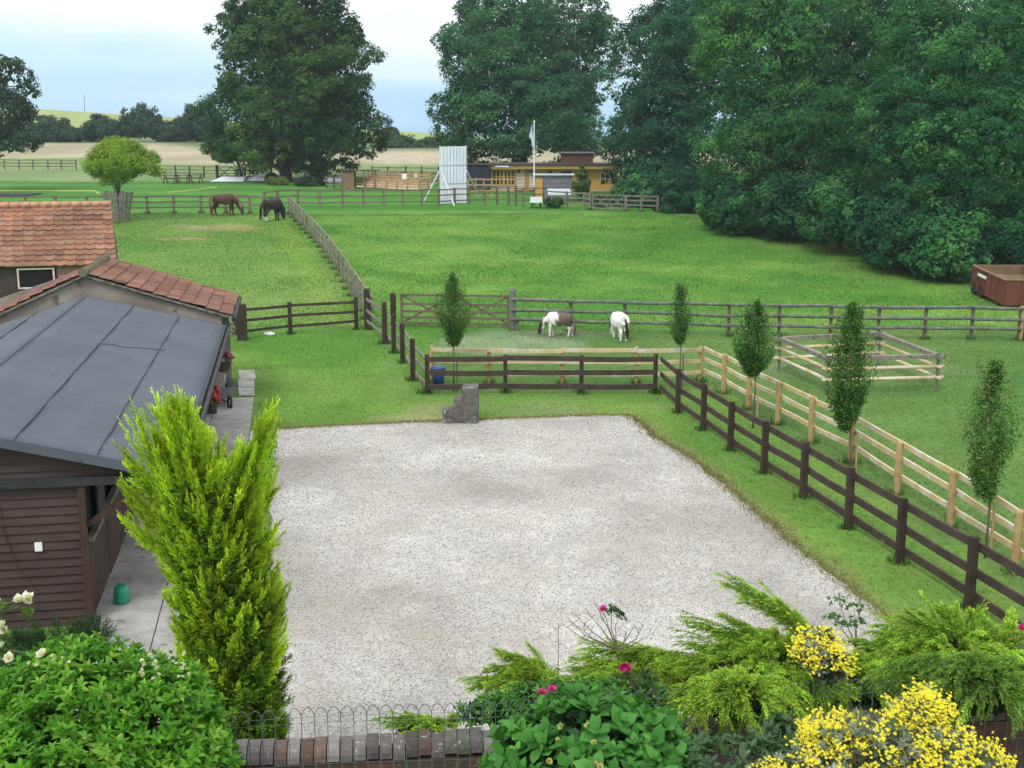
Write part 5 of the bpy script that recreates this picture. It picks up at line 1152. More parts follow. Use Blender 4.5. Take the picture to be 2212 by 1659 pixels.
jun('drooping juniper fringe hanging in front of the wall', 1600, 1505, 9.9, 150, 52, .22, 65, 206, fan((1620, 1450), [(1440, 1520), (1470, 1545), (1520, 1535), (1560, 1560), (1600, 1572), (1650, 1545), (1700, 1520), (1740, 1500)]), front=.9, **JT)
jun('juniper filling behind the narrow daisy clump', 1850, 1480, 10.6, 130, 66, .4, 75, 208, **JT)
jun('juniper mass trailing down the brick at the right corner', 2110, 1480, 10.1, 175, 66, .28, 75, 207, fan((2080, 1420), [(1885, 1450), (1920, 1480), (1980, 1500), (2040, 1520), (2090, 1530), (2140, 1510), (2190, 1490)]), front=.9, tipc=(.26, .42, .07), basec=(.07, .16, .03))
# green leafy tangle behind the wire
el = [E(1180, 1520, 10.1, 150, 45, .22), E(1330, 1510, 10.1, 130, 42, .25), E(1050, 1540, 10.2, 70, 30, .15), E(1230, 1490, 10.3, 90, 24, .15)]
o = thing('leafy_shrub', 'mid-green tangle of leaves behind the wire right of the gravel', 'shrub', (el[0][0][0], 10.1, SZ))
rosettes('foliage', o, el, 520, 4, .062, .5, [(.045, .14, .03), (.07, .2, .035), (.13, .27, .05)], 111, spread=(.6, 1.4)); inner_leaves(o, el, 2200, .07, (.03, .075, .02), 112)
# hydrangea
el = [E(1275, 1590, 9.0, 150, 85, .5), E(1390, 1620, 8.9, 110, 80, .45), E(1160, 1640, 8.9, 110, 80, .45), E(1290, 1690, 8.6, 220, 90, .5)]
o = thing('hydrangea', 'hydrangea with large heart-shaped leaves and tiny buds below centre', 'shrub', (el[0][0][0], 9.0, SZ))
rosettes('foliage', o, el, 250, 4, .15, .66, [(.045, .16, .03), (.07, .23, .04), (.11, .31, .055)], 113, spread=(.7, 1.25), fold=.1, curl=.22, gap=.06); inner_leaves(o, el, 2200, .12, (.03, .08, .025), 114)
blooms('flower_buds', [PY(1212, 1568, 8.5), PY(1283, 1604, 8.45), PY(1296, 1656, 8.2), PY(1186, 1645, 8.2), PY(1270, 1567, 8.5), PY(1285, 1650, 8.3), PY(1205, 1600, 8.4)], .05, [(.50, .50, .14), (.56, .42, .2), (.42, .5, .15)], o, 7, 9)
# dull plants in the shade below the junipers
el = [E(1600, 1640, 8.9, 100, 50, .3), E(1520, 1660, 8.7, 90, 60, .3), E(1700, 1610, 9.2, 60, 60, .25)]
o = thing('shade_plant', 'grey-green perennial in the shade between hydrangea and daisies', 'plant', (el[0][0][0], 8.9, SZ))
rosettes('foliage', o, el, 130, 5, .10, .42, [(.05, .11, .05), (.08, .15, .07), (.12, .19, .10)], 115, spread=(.5, 1.2), gap=.05)
el2 = [E(1880, 1600, 9.3, 130, 70, .2)]
# yellow daisy bushes
def daisies(label, el, nflow, seed, nro, group='yellow daisy bushes with silver leaves'):
    o = thing('daisy_bush', label, 'daisy bush', (el[0][0][0], el[0][0][1], SZ), group)
    rosettes('foliage', o, el, nro, 5, .058, .42, [(.17, .21, .15), (.25, .29, .22), (.33, .37, .30)], seed, spread=(.4, 1.2), gap=.03, depth=(.75, .95))
    inner_leaves(o, el, 1800, .06, (.10, .13, .08), seed + 1)
    r = np.random.default_rng(seed + 2); C = np.array([e[0] for e in el]); Rr = np.array([e[1] for e in el]); P = []
    heads = []
    while len(heads) < nflow // 9:
        i = r.integers(len(el)); d = r.normal(size=3); d[2] = abs(d[2]); d[1] = -abs(d[1]) * .9 if r.random() < .7 else d[1]; d /= np.linalg.norm(d); heads.append((C[i] + Rr[i] * d * r.uniform(.98, 1.12), d))
    Pc = []
    for h_, d in heads:
        for k in range(r.integers(5, 14)): Pc.append(h_ + r.normal(size=3) * np.array([.035, .035, .018]))
    Pc = np.array(Pc); n = len(Pc); ax = nrm(r.normal(size=(n, 3)) * .38 + np.array([0, -.5, .9])); a1 = nrm(np.cross(ax, r.normal(size=(n, 3)))); a2 = np.cross(ax, a1); R1 = r.uniform(.0115, .0155, n)[:, None]
    ring = []
    for k in range(16):
        an = 2 * math.pi * k / 16; rr = R1 * (1.0 if k % 2 == 0 else .55); ring.append(Pc + (a1 * math.cos(an) + a2 * math.sin(an)) * rr - ax * .002)
    V_ = np.stack(ring, 1); npmesh('petals', V_, np.arange(n * 16).reshape(-1, 16), M['petal'], o, cols=np.repeat(np.array([[.93, .84, .06]]) * r.uniform(.85, 1.1, (n, 1)), 16, 0))
    ring = [Pc + (a1 * math.cos(an) + a2 * math.sin(an)) * R1 * .3 + ax * .003 for an in np.arange(6) * math.pi / 3]
    npmesh('flower_centres', np.stack(ring, 1), np.arange(n * 6).reshape(-1, 6), M['petal'], o, cols=np.repeat(np.array([[.42, .22, .01]]) * r.uniform(.7, 1.2, (n, 1)), 6, 0))
    mb = MB()
    for p_ in Pc[::3]: q_ = np.array(el[0][0]) * .15 + p_ * .85; mb.tube([tuple(p_ - ax[0] * .003), tuple(q_ - [0, 0, .05])], .0016, 4, False)
    mb.build('stems', M['green_stem'], o)
daisies('broad yellow daisy bush filling the lower right corner', [E(1860, 1640, 8.1, 150, 95, .45), E(2050, 1660, 8.1, 120, 85, .4), E(1990, 1545, 8.5, 62, 58, .25), E(1750, 1680, 7.9, 110, 60, .35), E(1800, 1590, 8.3, 70, 45, .25)], 3300, 301, 300)
daisies('narrow yellow daisy clump tumbling between the two big junipers', [E(1765, 1385, 9.95, 45, 35, .15), E(1790, 1440, 9.8, 50, 50, .16), E(1755, 1410, 9.85, 42, 45, .15)], 800, 311, 80)
daisies('small yellow daisy sprig left of the broad daisy bush', [E(1650, 1665, 8.0, 32, 22, .1)], 45, 321, 14)
# pink roses
def rose(label, flowers, root, YY, stems, seed, leaves, group='pink roses by the wire fence'):
    o = thing('rose_bush', label, 'rose bush', (root[0], root[1], root[2]), group)
    blooms('flowers', [PY(a, b_, YY) for a, b_ in flowers], .085, [(.62, .04, .30), (.68, .08, .36), (.55, .03, .22)], o, 7, seed)
    mb = MB(); r = random.Random(seed)
    for (tx, ty) in stems + flowers:
        t_ = PY(tx, ty + 3, YY + .02); m_ = Vector(root).lerp(t_, .55) + Vector((r.uniform(-.05, .05), 0, -.03)); mb.tube([root, m_, t_], [.006, .0045, .0022], 5)
        for k in range(4):
            b0 = m_.lerp(t_, r.uniform(0, .95)); mb.tube([b0, b0 + Vector((r.uniform(-.07, .07), r.uniform(-.04, .04), r.uniform(.02, .09)))], [.003, .0012], 4)
    mb.build('stem', M['twig'], o)
    if leaves: rosettes('foliage', o, [E(a, b_, YY, c_, d_, .08) for a, b_, c_, d_ in leaves], 26 * len(leaves), 5, .036, .6, [(.035, .085, .035), (.06, .13, .05)], seed + 3, depth=(.2, 1), nodes=1)
    return o
rose('leggy rose of bare stems with one magenta bloom against the gravel', [(1303, 1317)], PY(1335, 1405, 10.9), 10.9, [(1235, 1318), (1225, 1330), (1262, 1310), (1287, 1302), (1322, 1300), (1215, 1345), (1370, 1350), (1390, 1345), (1400, 1372), (1250, 1350), (1330, 1345), (1355, 1360)], 401, [(1325, 1318, 14, 10), (1342, 1332, 12, 8)])
rose('short rose with a double magenta bloom above the wire', [(1350, 1438), (1358, 1446), (1344, 1442)], PY(1400, 1520, 10.0), 10.0, [(1400, 1470), (1420, 1480)], 402, [(1400, 1465, 26, 22), (1350, 1465, 22, 10)])
rose('faded coral rose just behind the bow tops', [(1170, 1497), (1176, 1502), (1192, 1490)], PY(1180, 1560, 9.9), 9.9, [(1150, 1500)], 403, [(1190, 1515, 28, 14)])
rose('single magenta bloom at the right edge of the junipers', [(2206, 1357)], PY(2210, 1400, 10.6), 10.6, [(2190, 1370)], 404, [])
o = thing('dead_sapling', 'upright bare twig standing in the juniper tuft', 'twig', PY(1203, 1490, 10.9)); mb = MB(); r_ = random.Random(4)
rt_, tp_ = PY(1203, 1490, 10.9), PY(1206, 1345, 10.9); mb.tube([rt_, rt_.lerp(tp_, .5) + Vector((.01, 0, 0)), tp_], [.005, .0035, .0015], 5)
for k in range(14): b0 = rt_.lerp(tp_, r_.uniform(.2, .95)); mb.tube([b0, b0 + Vector((r_.uniform(-.06, .06), 0, r_.uniform(.02, .1)))], [.002, .001], 4)
mb.build('twigs', M['twig'], o)
o = thing('seedling', 'young upright plant with lobed leaves at the corner of the gravel', 'plant', PY(1850, 1400, 10.9))
rosettes('foliage', o, [E(1812, 1300, 10.9, 20, 12, .1), E(1845, 1312, 10.9, 20, 10, .1), E(1800, 1335, 10.9, 18, 8, .1), E(1850, 1345, 10.9, 18, 9, .1), E(1825, 1352, 10.9, 22, 8, .1)], 75, 5, .048, .5, [(.06, .15, .05), (.09, .2, .07)], 410, depth=(.2, 1), nodes=1)
mb = MB(); rt_ = PY(1850, 1400, 10.9)
for q_ in ((1812, 1302), (1845, 1314), (1803, 1336), (1850, 1346)): mb.tube([rt_, rt_.lerp(PY(q_[0], q_[1], 10.9), .6) + Vector((.0, 0, -.01)), PY(q_[0], q_[1], 10.9)], [.006, .004, .002], 5)
mb.build('stem', M['green_stem'], o)
# ------------------------------------------------------------------ yard objects
def rot_pts(pts, c, a): ca, sa = math.cos(a), math.sin(a); return [Vector((c[0] + p[0] * ca - p[1] * sa, c[1] + p[0] * sa + p[1] * ca, c[2] + p[2])) for p in pts]
# stone mounting steps
a, b_ = G(956, 916), G(1033, 916); w = b_.x - a.x; o = thing('mounting_block', 'old stone mounting steps at the top edge of the gravel', 'steps', ((a.x + b_.x) / 2, a.y, 0))
zt = [HT(990, 916, 838), HT(990, 916, 863), HT(990, 916, 886)]
def rough_block(x0, x1, y0, y1, z0, z1, name, mat, parent, n=6, jit=.02, seed=0):
    import bmesh
    bm = bmesh.new(); bmesh.ops.create_cube(bm, size=1)
    bmesh.ops.subdivide_edges(bm, edges=bm.edges[:], cuts=n, use_grid_fill=True); r = random.Random(seed); o_ = origin(parent)
    for v in bm.verts:
        s_ = Vector((abs(v.co.x), abs(v.co.y), abs(v.co.z))); ne = sum(1 for q in s_ if q > .49)
        k = 1 - (.03 if ne == 2 else .07 if ne == 3 else 0); p = Vector((v.co.x * k, v.co.y * k, v.co.z * (k if v.co.z > 0 else 1)))
        v.co = Vector((x0 + (p.x + .5) * (x1 - x0), y0 + (p.y + .5) * (y1 - y0), z0 + (p.z + .5) * (z1 - z0))) + Vector((r.gauss(0, jit), r.gauss(0, jit), r.gauss(0, jit * .7))) - o_
    me = bpy.data.meshes.new(name); bm.to_mesh(me); bm.free(); return link_mesh(name, me, mat, parent)
x1 = a.x; q1, q2 = a.x + w * .30, a.x + w * .56
rough_block(q2, b_.x, a.y, a.y + .62, -.03, zt[0], 'tall_block', M['old_stone'], o, 7, .006, 1); rough_block(q1, q2 + .02, a.y + .02, a.y + .6, -.03, zt[1], 'middle_step', M['old_stone'], o, 5, .007, 2)
rough_block(x1, q1 + .02, a.y + .03, a.y + .55, -.03, zt[2], 'bottom_step', M['old_stone'], o, 5, .007, 3)
mb = MB()
# blue tub behind the fence
p = G(947, 828); o = thing('blue_tub', 'blue plastic water tub behind the corner of the dark fence', 'tub', p)
MB().tube([p, p + Vector((0, 0, .28)), p + Vector((0, 0, .47))], [.17, .19, .21], 20).build('body', M['blue'], o, smooth=True); MB().tube([p + Vector((0, 0, .43)), p + Vector((0, 0, .50))], [.235, .225], 20).build('rim', M['blue'], o, smooth=True)
# green jug on the pavement
p = Vector((PZ(264, 1300, .05).x, PZ(264, 1300, .05).y, .045)); o = thing('feed_scoop', 'green plastic bucket with a handle beside the stable wall', 'bucket', p)
hj = PY(264, 1262, p.y).z - p.z; wj = abs(PY(282, 1300, p.y).x - PY(247, 1300, p.y).x) / 2
rr_ = [wj * .93, wj, wj * .98, wj * .9, wj * .6]; zz_ = [0, .03, hj * .45, hj * .8, hj * .92]
MB().tube([p + Vector((0, 0, z)) for z in zz_], rr_, 18).build('body', M['green_plastic'], o, smooth=True)
MB().beam(p + Vector((0, -wj * .98, .02)), p + Vector((0, -wj * .98, hj * .85)), .012, .02, (0, 1, 0)).build('seam', M['green_plastic'], o)
mb = MB(); mb.tube([p + Vector((math.cos(t_) * wj * .35, 0, hj * .9 + math.sin(t_) * hj * .16)) for t_ in np.linspace(0, math.pi, 9)], .009, 6).build('handle', M['green_plastic'], o)
# wheelbarrow, parked by the eaves
p = G(478, 872); o = thing('wheelbarrow', 'grey wheelbarrow filled beside the far end of the stable', 'wheelbarrow', p); yaw = R(-60)
bx = rot_pts([(-.45, -.28, .35), (.35, -.22, .28), (.35, .22, .28), (-.45, .28, .35), (-.6, -.36, .68), (.62, -.3, .58), (.62, .3, .58), (-.6, .36, .68)], p, yaw)
MB().add(bx, [(0, 3, 2, 1), (0, 1, 5, 4), (1, 2, 6, 5), (2, 3, 7, 6), (3, 0, 4, 7)]).add([q - Vector((0, 0, .012)) for q in bx], [(0, 1, 2, 3), (4, 5, 1, 0), (5, 6, 2, 1), (6, 7, 3, 2), (7, 4, 0, 3)]).build('tray', M['metal'], o)
for s_ in (-1, 1):
    MB().tube(rot_pts([(.75, s_ * .08, .2), (0, s_ * .24, .3), (-.75, s_ * .28, .55), (-1.0, s_ * .28, .58)], p, yaw), .018, 6).build('handle', M['rubber'], o)
    MB().tube(rot_pts([(-.35, s_ * .24, .38), (-.45, s_ * .26, .02), (-.2, s_ * .26, .02), (-.1, s_ * .22, .3)], p, yaw), .015, 6).build('leg', M['rubber'], o)
wc = rot_pts([(.78, 0, .18)], p, yaw)[0]; dx_ = Vector((math.cos(yaw), math.sin(yaw), 0))
MB().tube([wc + dx_ * math.cos(t_) * .15 + Vector((0, 0, math.sin(t_) * .15)) for t_ in np.linspace(0, 6.283, 17)], .035, 6, False).build('wheel', M['rubber'], o)
# red flowers in pots and baskets
def flower_basket(label, px, py, YY, r_, mat, seed, pot=None, n=70):
    c_ = PY(px, py, YY); o = thing('flower_basket', label, 'flowers', c_ - Vector((0, 0, r_)))
    e = [((c_.x, c_.y, c_.z), (r_, r_, r_ * .9))]; rosettes('foliage', o, e, 90, 4, .06, .6, [(.04, .09, .02), (.07, .14, .03)], seed, nodes=1, depth=(.6, 1))
    mb = MB(); r = random.Random(seed)
    for k in range(n):
        d = Vector((r.gauss(0, 1), r.gauss(0, 1), abs(r.gauss(.2, 1)))).normalized(); mb.ball(c_ + d * r_ * r.uniform(.95, 1.15), r.uniform(.02, .042), 6, 4)
    mb.build('flowers', mat, o, smooth=True)
    MB().tube([c_ - Vector((0, 0, r_ * 1.05)), c_ - Vector((0, 0, r_ * .2))], [r_ * .5, r_ * .85], 12).build('pot', pot or M['picnic'], o)
    return o
gy = G(478, 860).y
flower_basket('hanging basket of dark crimson flowers under the far eaves', 482, 780, 29.0, .24, M['crimson'], 501)
flower_basket('bright red flowers in a tub beside the wheelbarrow', 452, 852, 25.6, .22, M['red_petal'], 502)
flower_basket('smaller pot of red flowers in front of the wheelbarrow', 459, 868, 25.2, .15, M['red_petal'], 503, n=35)
p = G(582, 725); tag(MB().ball(p + Vector((0, 0, .06)), .16, 10, 6, (1.3, .7, .5)).build('white_sack', M['white']), 'small crumpled white bag lying on the lawn', 'bag')

# ------------------------------------------------------------------ rusty trailer
ybs = G(2172, 668).y; Nn_ = PY(2172, 606, ybs); A_ = PY(2103, 574, ybs + 4.3); up = Vector((0, 0, 1))
N0 = Vector((Nn_.x, Nn_.y, 0)); dE = Vector((A_.x - Nn_.x, A_.y - Nn_.y, 0)); lE = dE.length; dE.normalize(); dL = Vector((-dE.y, dE.x, 0)); dL = dL if dL.x > 0 else -dL; WL = 2.2
o = thing('rusty_trailer', 'rust-red open steel trailer parked at the edge of the field', 'trailer', (Nn_.x, Nn_.y, 0))
ztop = lambda e: Nn_.z + (A_.z - Nn_.z) * e / lE
zlow = lambda e: PY(2172, 660, ybs).z + (A_.z - Nn_.z) * e / lE
def TP_(e, l, z): return N0 + dE * e + dL * l + up * z
def tpanel(a, b_, name, inn, mat='rust'):
    (e0, l0), (e1, l1) = a, b_; MB().poly([TP_(e0, l0, zlow(e0)), TP_(e1, l1, zlow(e1)), TP_(e1, l1, ztop(e1)), TP_(e0, l0, ztop(e0))], .05, inn).build(name, M[mat], o)
tpanel((0, 0), (lE, 0), 'side_panel', dL); tpanel((0, WL), (lE, WL), 'side_panel', -dL, 'rust_in'); tpanel((0, .055), (0, WL - .055), 'tailgate', dE); tpanel((lE, .055), (lE, WL - .055), 'front_panel', -dE, 'rust_in')
for a, b_ in (((-.03, 0), (lE + .03, 0)), ((-.03, WL), (lE + .03, WL)), ((0, .05), (0, WL - .05)), ((lE, .05), (lE, WL - .05))): MB().beam(TP_(a[0], a[1], ztop(a[0]) + .02), TP_(b_[0], b_[1], ztop(b_[0]) + .02), .10, .05).build('top_rim', M['hut_board'], o)
for k in range(6): e_ = lE * (k / 5 * .98 + .01); MB().beam(TP_(e_, -.03, zlow(e_)), TP_(e_, -.03, ztop(e_)), .06, .07, dE).build('rib', M['rust'], o)
for k in range(4): l_ = WL * (k / 3 * .96 + .02); MB().beam(TP_(-.03, l_, zlow(0)), TP_(-.03, l_, ztop(0)), .06, .07, dL).build('rib', M['rust'], o)
MB().poly([TP_(.06, .06, zlow(0) + .03), TP_(lE - .06, .06, zlow(lE) + .03), TP_(lE - .06, WL - .06, zlow(lE) + .03), TP_(.06, WL - .06, zlow(0) + .03)], .04, up).build('floor_plate', M['rust_in'], o)
MB().poly([TP_(.06, .06, ztop(0) - .45), TP_(lE - .06, .06, ztop(lE) - .4), TP_(lE - .06, WL - .06, ztop(lE) - .4), TP_(.06, WL - .06, ztop(0) - .45)], .03, up).build('load', M['rust_in'], o)
MB().beam(TP_(lE * .52, -.075, ztop(lE * .52) - .24), TP_(lE * .78, -.075, ztop(lE * .78) - .24), .02, .13).build('number_plate', M['white'], o)
MB().beam(TP_(-.075, WL * .62, ztop(0) - .28), TP_(-.075, WL * .78, ztop(0) - .28), .02, .2).build('panel_plate', M['white'], o)
for (e_, l_) in ((lE * .72, -.02), (lE * .95, -.02), (lE * .72, WL - .2), (lE * .95, WL - .2)):
    c_ = TP_(e_, l_, float(gz(N0.x + dE.x * e_, N0.y + dE.y * e_)) + .3); MB().tube([c_, c_ + dL * .22], [.3, .3], 20).build('wheel', M['rubber'], o)
MB().beam(TP_(.15, .25, .0), TP_(.15, .25, zlow(0)), .1, .1, dE).build('prop_leg', M['rust'], o)

# ------------------------------------------------------------------ cricket ground
# sight screen
a, b_ = G(951, 441), G(1007, 438); up = Vector((0, 0, 1)); hs = HT(951, 441, 315)
o = thing('sight_screen', 'tall white slatted cricket sight screen with splayed props', 'sight screen', a)
bd = (b_ - a); nb = 8; lean = Vector((0, .35, 0))
for k in range(3):
    z0, z1 = hs * (.0 if k == 0 else (.345, .66)[k - 1]), hs * (.335, .65, .99)[k]
    mb = MB()
    for i in range(nb):
        p_ = a + bd * ((i + .5) / nb); p_.z = a.z; mb.beam(p_ + up * (z0 + .04) + lean * (z0 / hs), p_ + up * (z1 - .02) + lean * (z1 / hs), bd.length / nb * (.90 if k else .97), .03, (0, 1, 0))
    mb.build('board_panel', M['white_paint'], o)
for f in (.01, .34, .655, .97):
    e = bd.normalized() * .03; MB().beam(a + up * hs * f + lean * f - Vector((0, -.05, 0)) - e, a + bd + up * hs * f + lean * f - Vector((0, -.05, 0)) + e, .05, .10).build('cross_rail', M['white_paint'], o)
for p_ in (a, b_): MB().beam(p_ + Vector((0, .06, 0)), Vector((p_.x, p_.y, a.z)) + up * hs + lean + Vector((0, .06, 0)), .06, .10).build('upright', M['white_paint'], o)
MB().beam(b_ + Vector((.03, .3, 0)), Vector((b_.x, b_.y, a.z)) + up * hs + lean + Vector((.03, .3, 0)), .12, .55, (0, 1, 0)).build('return_board', M['grey_board'], o)
for (tx, ty, fx_, fy_, yy) in ((951, 366, 915, 438, 0), (952, 366, 981, 428, -1.3), (1008, 369, 1039, 433, 0)):
    Yt = a.y + .2; f_ = G(fx_, fy_); 
    if yy: f_ = gv(PY(fx_, fy_, a.y - 1.2).x, a.y - 1.2)
    t_ = PY(tx, ty, Yt); MB().beam(t_, f_, .09, .09).build('prop', M['white_paint'], o)
# wooden hut with open porch
p = G(753, 408); w = (PY(765, 400, p.y).x - PY(740, 400, p.y).x); h = HT(753, 408, 369); o = thing('wooden_hut', 'small brown timber hut with flat open porch roof', 'hut', p)
MB().box(p + Vector((0, .7, h / 2)), (w, 1.6, h)).build('wall', M['hut_board'], o); MB().box(p + Vector((.85 + w * .2, .7, h + .03)), (w + 2.3, 1.9, .06)).build('roof', M['picnic'], o)
for (dx, dy) in ((w * .5 + .9, -.1), (w * .5 + 1.8, -.1), (w * .5 + 1.8, 1.4)): MB().box(p + Vector((dx, dy, h / 2)), (.09, .09, h)).build('porch_post', M['hut_board'], o)
# pavilion
YP = 108.0
def pv(px, py, Y=YP): return PY(px, py, Y)
zg = float(gz(pv(1190, 400).x, YP)); xl, xr, zt_ = pv(1059, 355).x, pv(1335, 362).x, pv(1190, 357).z
o = thing('pavilion', 'long ochre timber cricket pavilion with flat roof', 'pavilion', (xl, YP, zg))
Wd = xr - xl; H_ = zt_ - zg; xm = pv(1150, 380).x; x2 = pv(1122, 380).x
MB().box(((xl + xr) / 2, YP + 3.2, zg + H_ / 2), (Wd, 6, H_)).build('wall', M['ochre'], o)
MB().box(((xl + xr) / 2, YP + 3, zt_ + .05), (Wd + .6, 7.0, .12)).build('roof', M['picnic'], o)
MB().box(((xl + xr) / 2, YP - .25, zt_ - .16), (Wd + .5, .35, .34)).build('fascia', M['ochre_dark'], o)
zb_ = pv(1190, 411).z; MB().box(((pv(1250, 411).x + xr) / 2, YP + .15, (zb_ + zg) / 2), (xr - pv(1250, 411).x, .2, zb_ - zg)).build('plinth', M['plinth'], o)
# glazed bay
g0x, g1x = pv(1064, 385).x, pv(1112, 385).x; zt1, zb1 = pv(1080, 370).z, pv(1080, 400).z
MB().box(((g0x + g1x) / 2, YP + .12, (zt1 + zb1) / 2), (g1x - g0x, .1, zt1 - zb1)).build('glazing', M['glass'], o)
mb = MB()
for i in range(7): mb.box((g0x + (g1x - g0x) * i / 6, YP + .05, (zt1 + zb1) / 2), (.10 if i not in (3,) else .2, .14, zt1 - zb1 + .2))
mb.box(((g0x + g1x) / 2, YP + .04, zt1 + .1), (g1x - g0x + .3, .13, .13)); mb.box(((g0x + g1x) / 2, YP + .04, zt1 - .45), (g1x - g0x + .3, .13, .06)); mb.box(((g0x + g1x) / 2, YP + .04, zb1), (g1x - g0x + .3, .13, .13)); mb.build('window_frame', M['ochre'], o)
for (pa, pb) in ((1060, 1064.5), (1115, 1133), (1143, 1155)):
    xa, xb = pv(pa, 380).x, pv(pb, 380).x; mb = MB(); z = zg + .1; k = 0
    while z < zt_ - .4: mb.box(((xa + xb) / 2, YP + .1, z + .15), (xb - xa, .12 + .04 * (k % 2), .27)); z += .3; k += 1
    mb.build('cladding', M['waney'], o)
xa, xb = pv(1063, 380).x, pv(1113, 380).x; MB().box(((xa + xb) / 2, YP + .1, (zb1 + zg) / 2 - .05), (xb - xa, .14, zb1 - zg - .1)).build('apron_cladding', M['waney'], o)
MB().box((pv(1138, 380).x, YP + .1, (pv(1138, 372).z + zg) / 2), (.42 * 1.0, .12, pv(1138, 372).z - zg)).build('door', M['ochre_dark'], o)
for (pa, pb, ta, tb_) in ((1185, 1193, 370, 374), (1213, 1235, 370, 374), (1298, 1307, 373.5, 386), (1308.5, 1317, 377, 388), (1318.5, 1326, 373.5, 388), (1308.5, 1317, 371.5, 375)):
    A1, A2 = pv(pa, ta), pv(pb, tb_); wi = MB().box(((A1.x + A2.x) / 2, YP + .16, (A1.z + A2.z) / 2), (A2.x - A1.x, .06, A1.z - A2.z)).build('window', M['glass'], o)
    if pa > 1290:
        mb = MB(); cx_, cz_, w_, h_ = (A1.x + A2.x) / 2, (A1.z + A2.z) / 2, A2.x - A1.x, A1.z - A2.z
        for s_ in (-1, 1): mb.box((cx_ + s_ * w_ / 2, YP + .12, cz_), (.06, .1, h_ + .06)); mb.box((cx_, YP + .121, cz_ + s_ * h_ / 2), (w_ - .062, .1, .06))
        mb.build('frame', M['waney'], wi)
for px in (1120, 1146): 
    c_ = pv(px, 369, YP - .25); e = [((c_.x, c_.y, c_.z), (.22, .2, .2))]
    fb = thing('flower_basket', 'tiny hanging basket %s the pavilion door' % ('left of' if px < 1130 else 'right of'), 'flowers', c_); crown(fb, e, 10, 260, .1, [(.03, .05, .03), (.09, .05, .08)], name='foliage', seed=px)
tag(MB().box((pv(1085, 358).x, YP - .46, pv(1085, 357.5).z), (1.15, .04, .26)).build('name_board', M['white_paint']), 'pale blue-white name board on the pavilion fascia', 'sign')
# scorer's box on the roof
A1, A2 = pv(1207, 357, YP + 2), pv(1281, 331, YP + 2); sc_ = thing('scorer_box', 'brown boarded box with grey lid on the pavilion roof', 'box', (A1.x, YP + 2, zt_ + .11))
MB().box(((A1.x + A2.x) / 2 + .1, YP + 2.6, (zt_ + .11 + A2.z) / 2), (A2.x - A1.x - .2, 1.6, A2.z - zt_ - .11)).build('body', M['brown_board'], sc_); MB().box(((A1.x + A2.x) / 2, YP + 2.6, A2.z + .05), (A2.x - A1.x + .3, 2, .1)).build('lid', M['grey_board'], sc_)
# navy store
A1, A2 = PY(1008, 400, 107), PY(1058, 355.5, 107); g_z = float(gz(A1.x, 107)); o = thing('navy_store', 'dark navy boarded store left of the pavilion', 'shed', (A1.x, 107, g_z)); mb = MB(); z = g_z; k = 0
while z < A2.z - .1: mb.box(((A1.x + A2.x) / 2, 108.2, z + .14), (A2.x - A1.x, 2.4 + .05 * (k % 2), .27)); z += .28; k += 1
mb.build('wall', M['navy'], o); MB().box(((A1.x + A2.x) / 2, 108.2, A2.z), (A2.x - A1.x + .1, 2.7, .08)).build('roof', M['picnic'], o)
# grey shed with ochre door
YS = 99.0; A1, A2 = PY(1156, 421, YS), PY(1237, 376, YS); g_z = float(gz(A1.x, YS)); o = thing('grey_shed', 'silvery boarded shed with ochre door before the pavilion', 'shed', (A1.x, YS, g_z)); mb = MB(); z = g_z; k = 0
while z < A2.z - .15: mb.box(((A1.x + A2.x) / 2, YS + 1.1, z + .09), (A2.x - A1.x, 2.0 + .05 * (k % 2), .17)); z += .18; k += 1
mb.build('wall', M['grey_board'], o); MB().box(((A1.x + A2.x) / 2, YS + 1.1, A2.z - .05), (A2.x - A1.x + .25, 2.4, .09)).build('roof', M['white_paint'], o)
MB().box(((PY(1156, 400, YS).x + PY(1172, 400, YS).x) / 2, YS - .02, (PY(1160, 386, YS).z + g_z) / 2), (.62, .2, PY(1160, 386, YS).z - g_z)).build('door', M['ochre'], o)
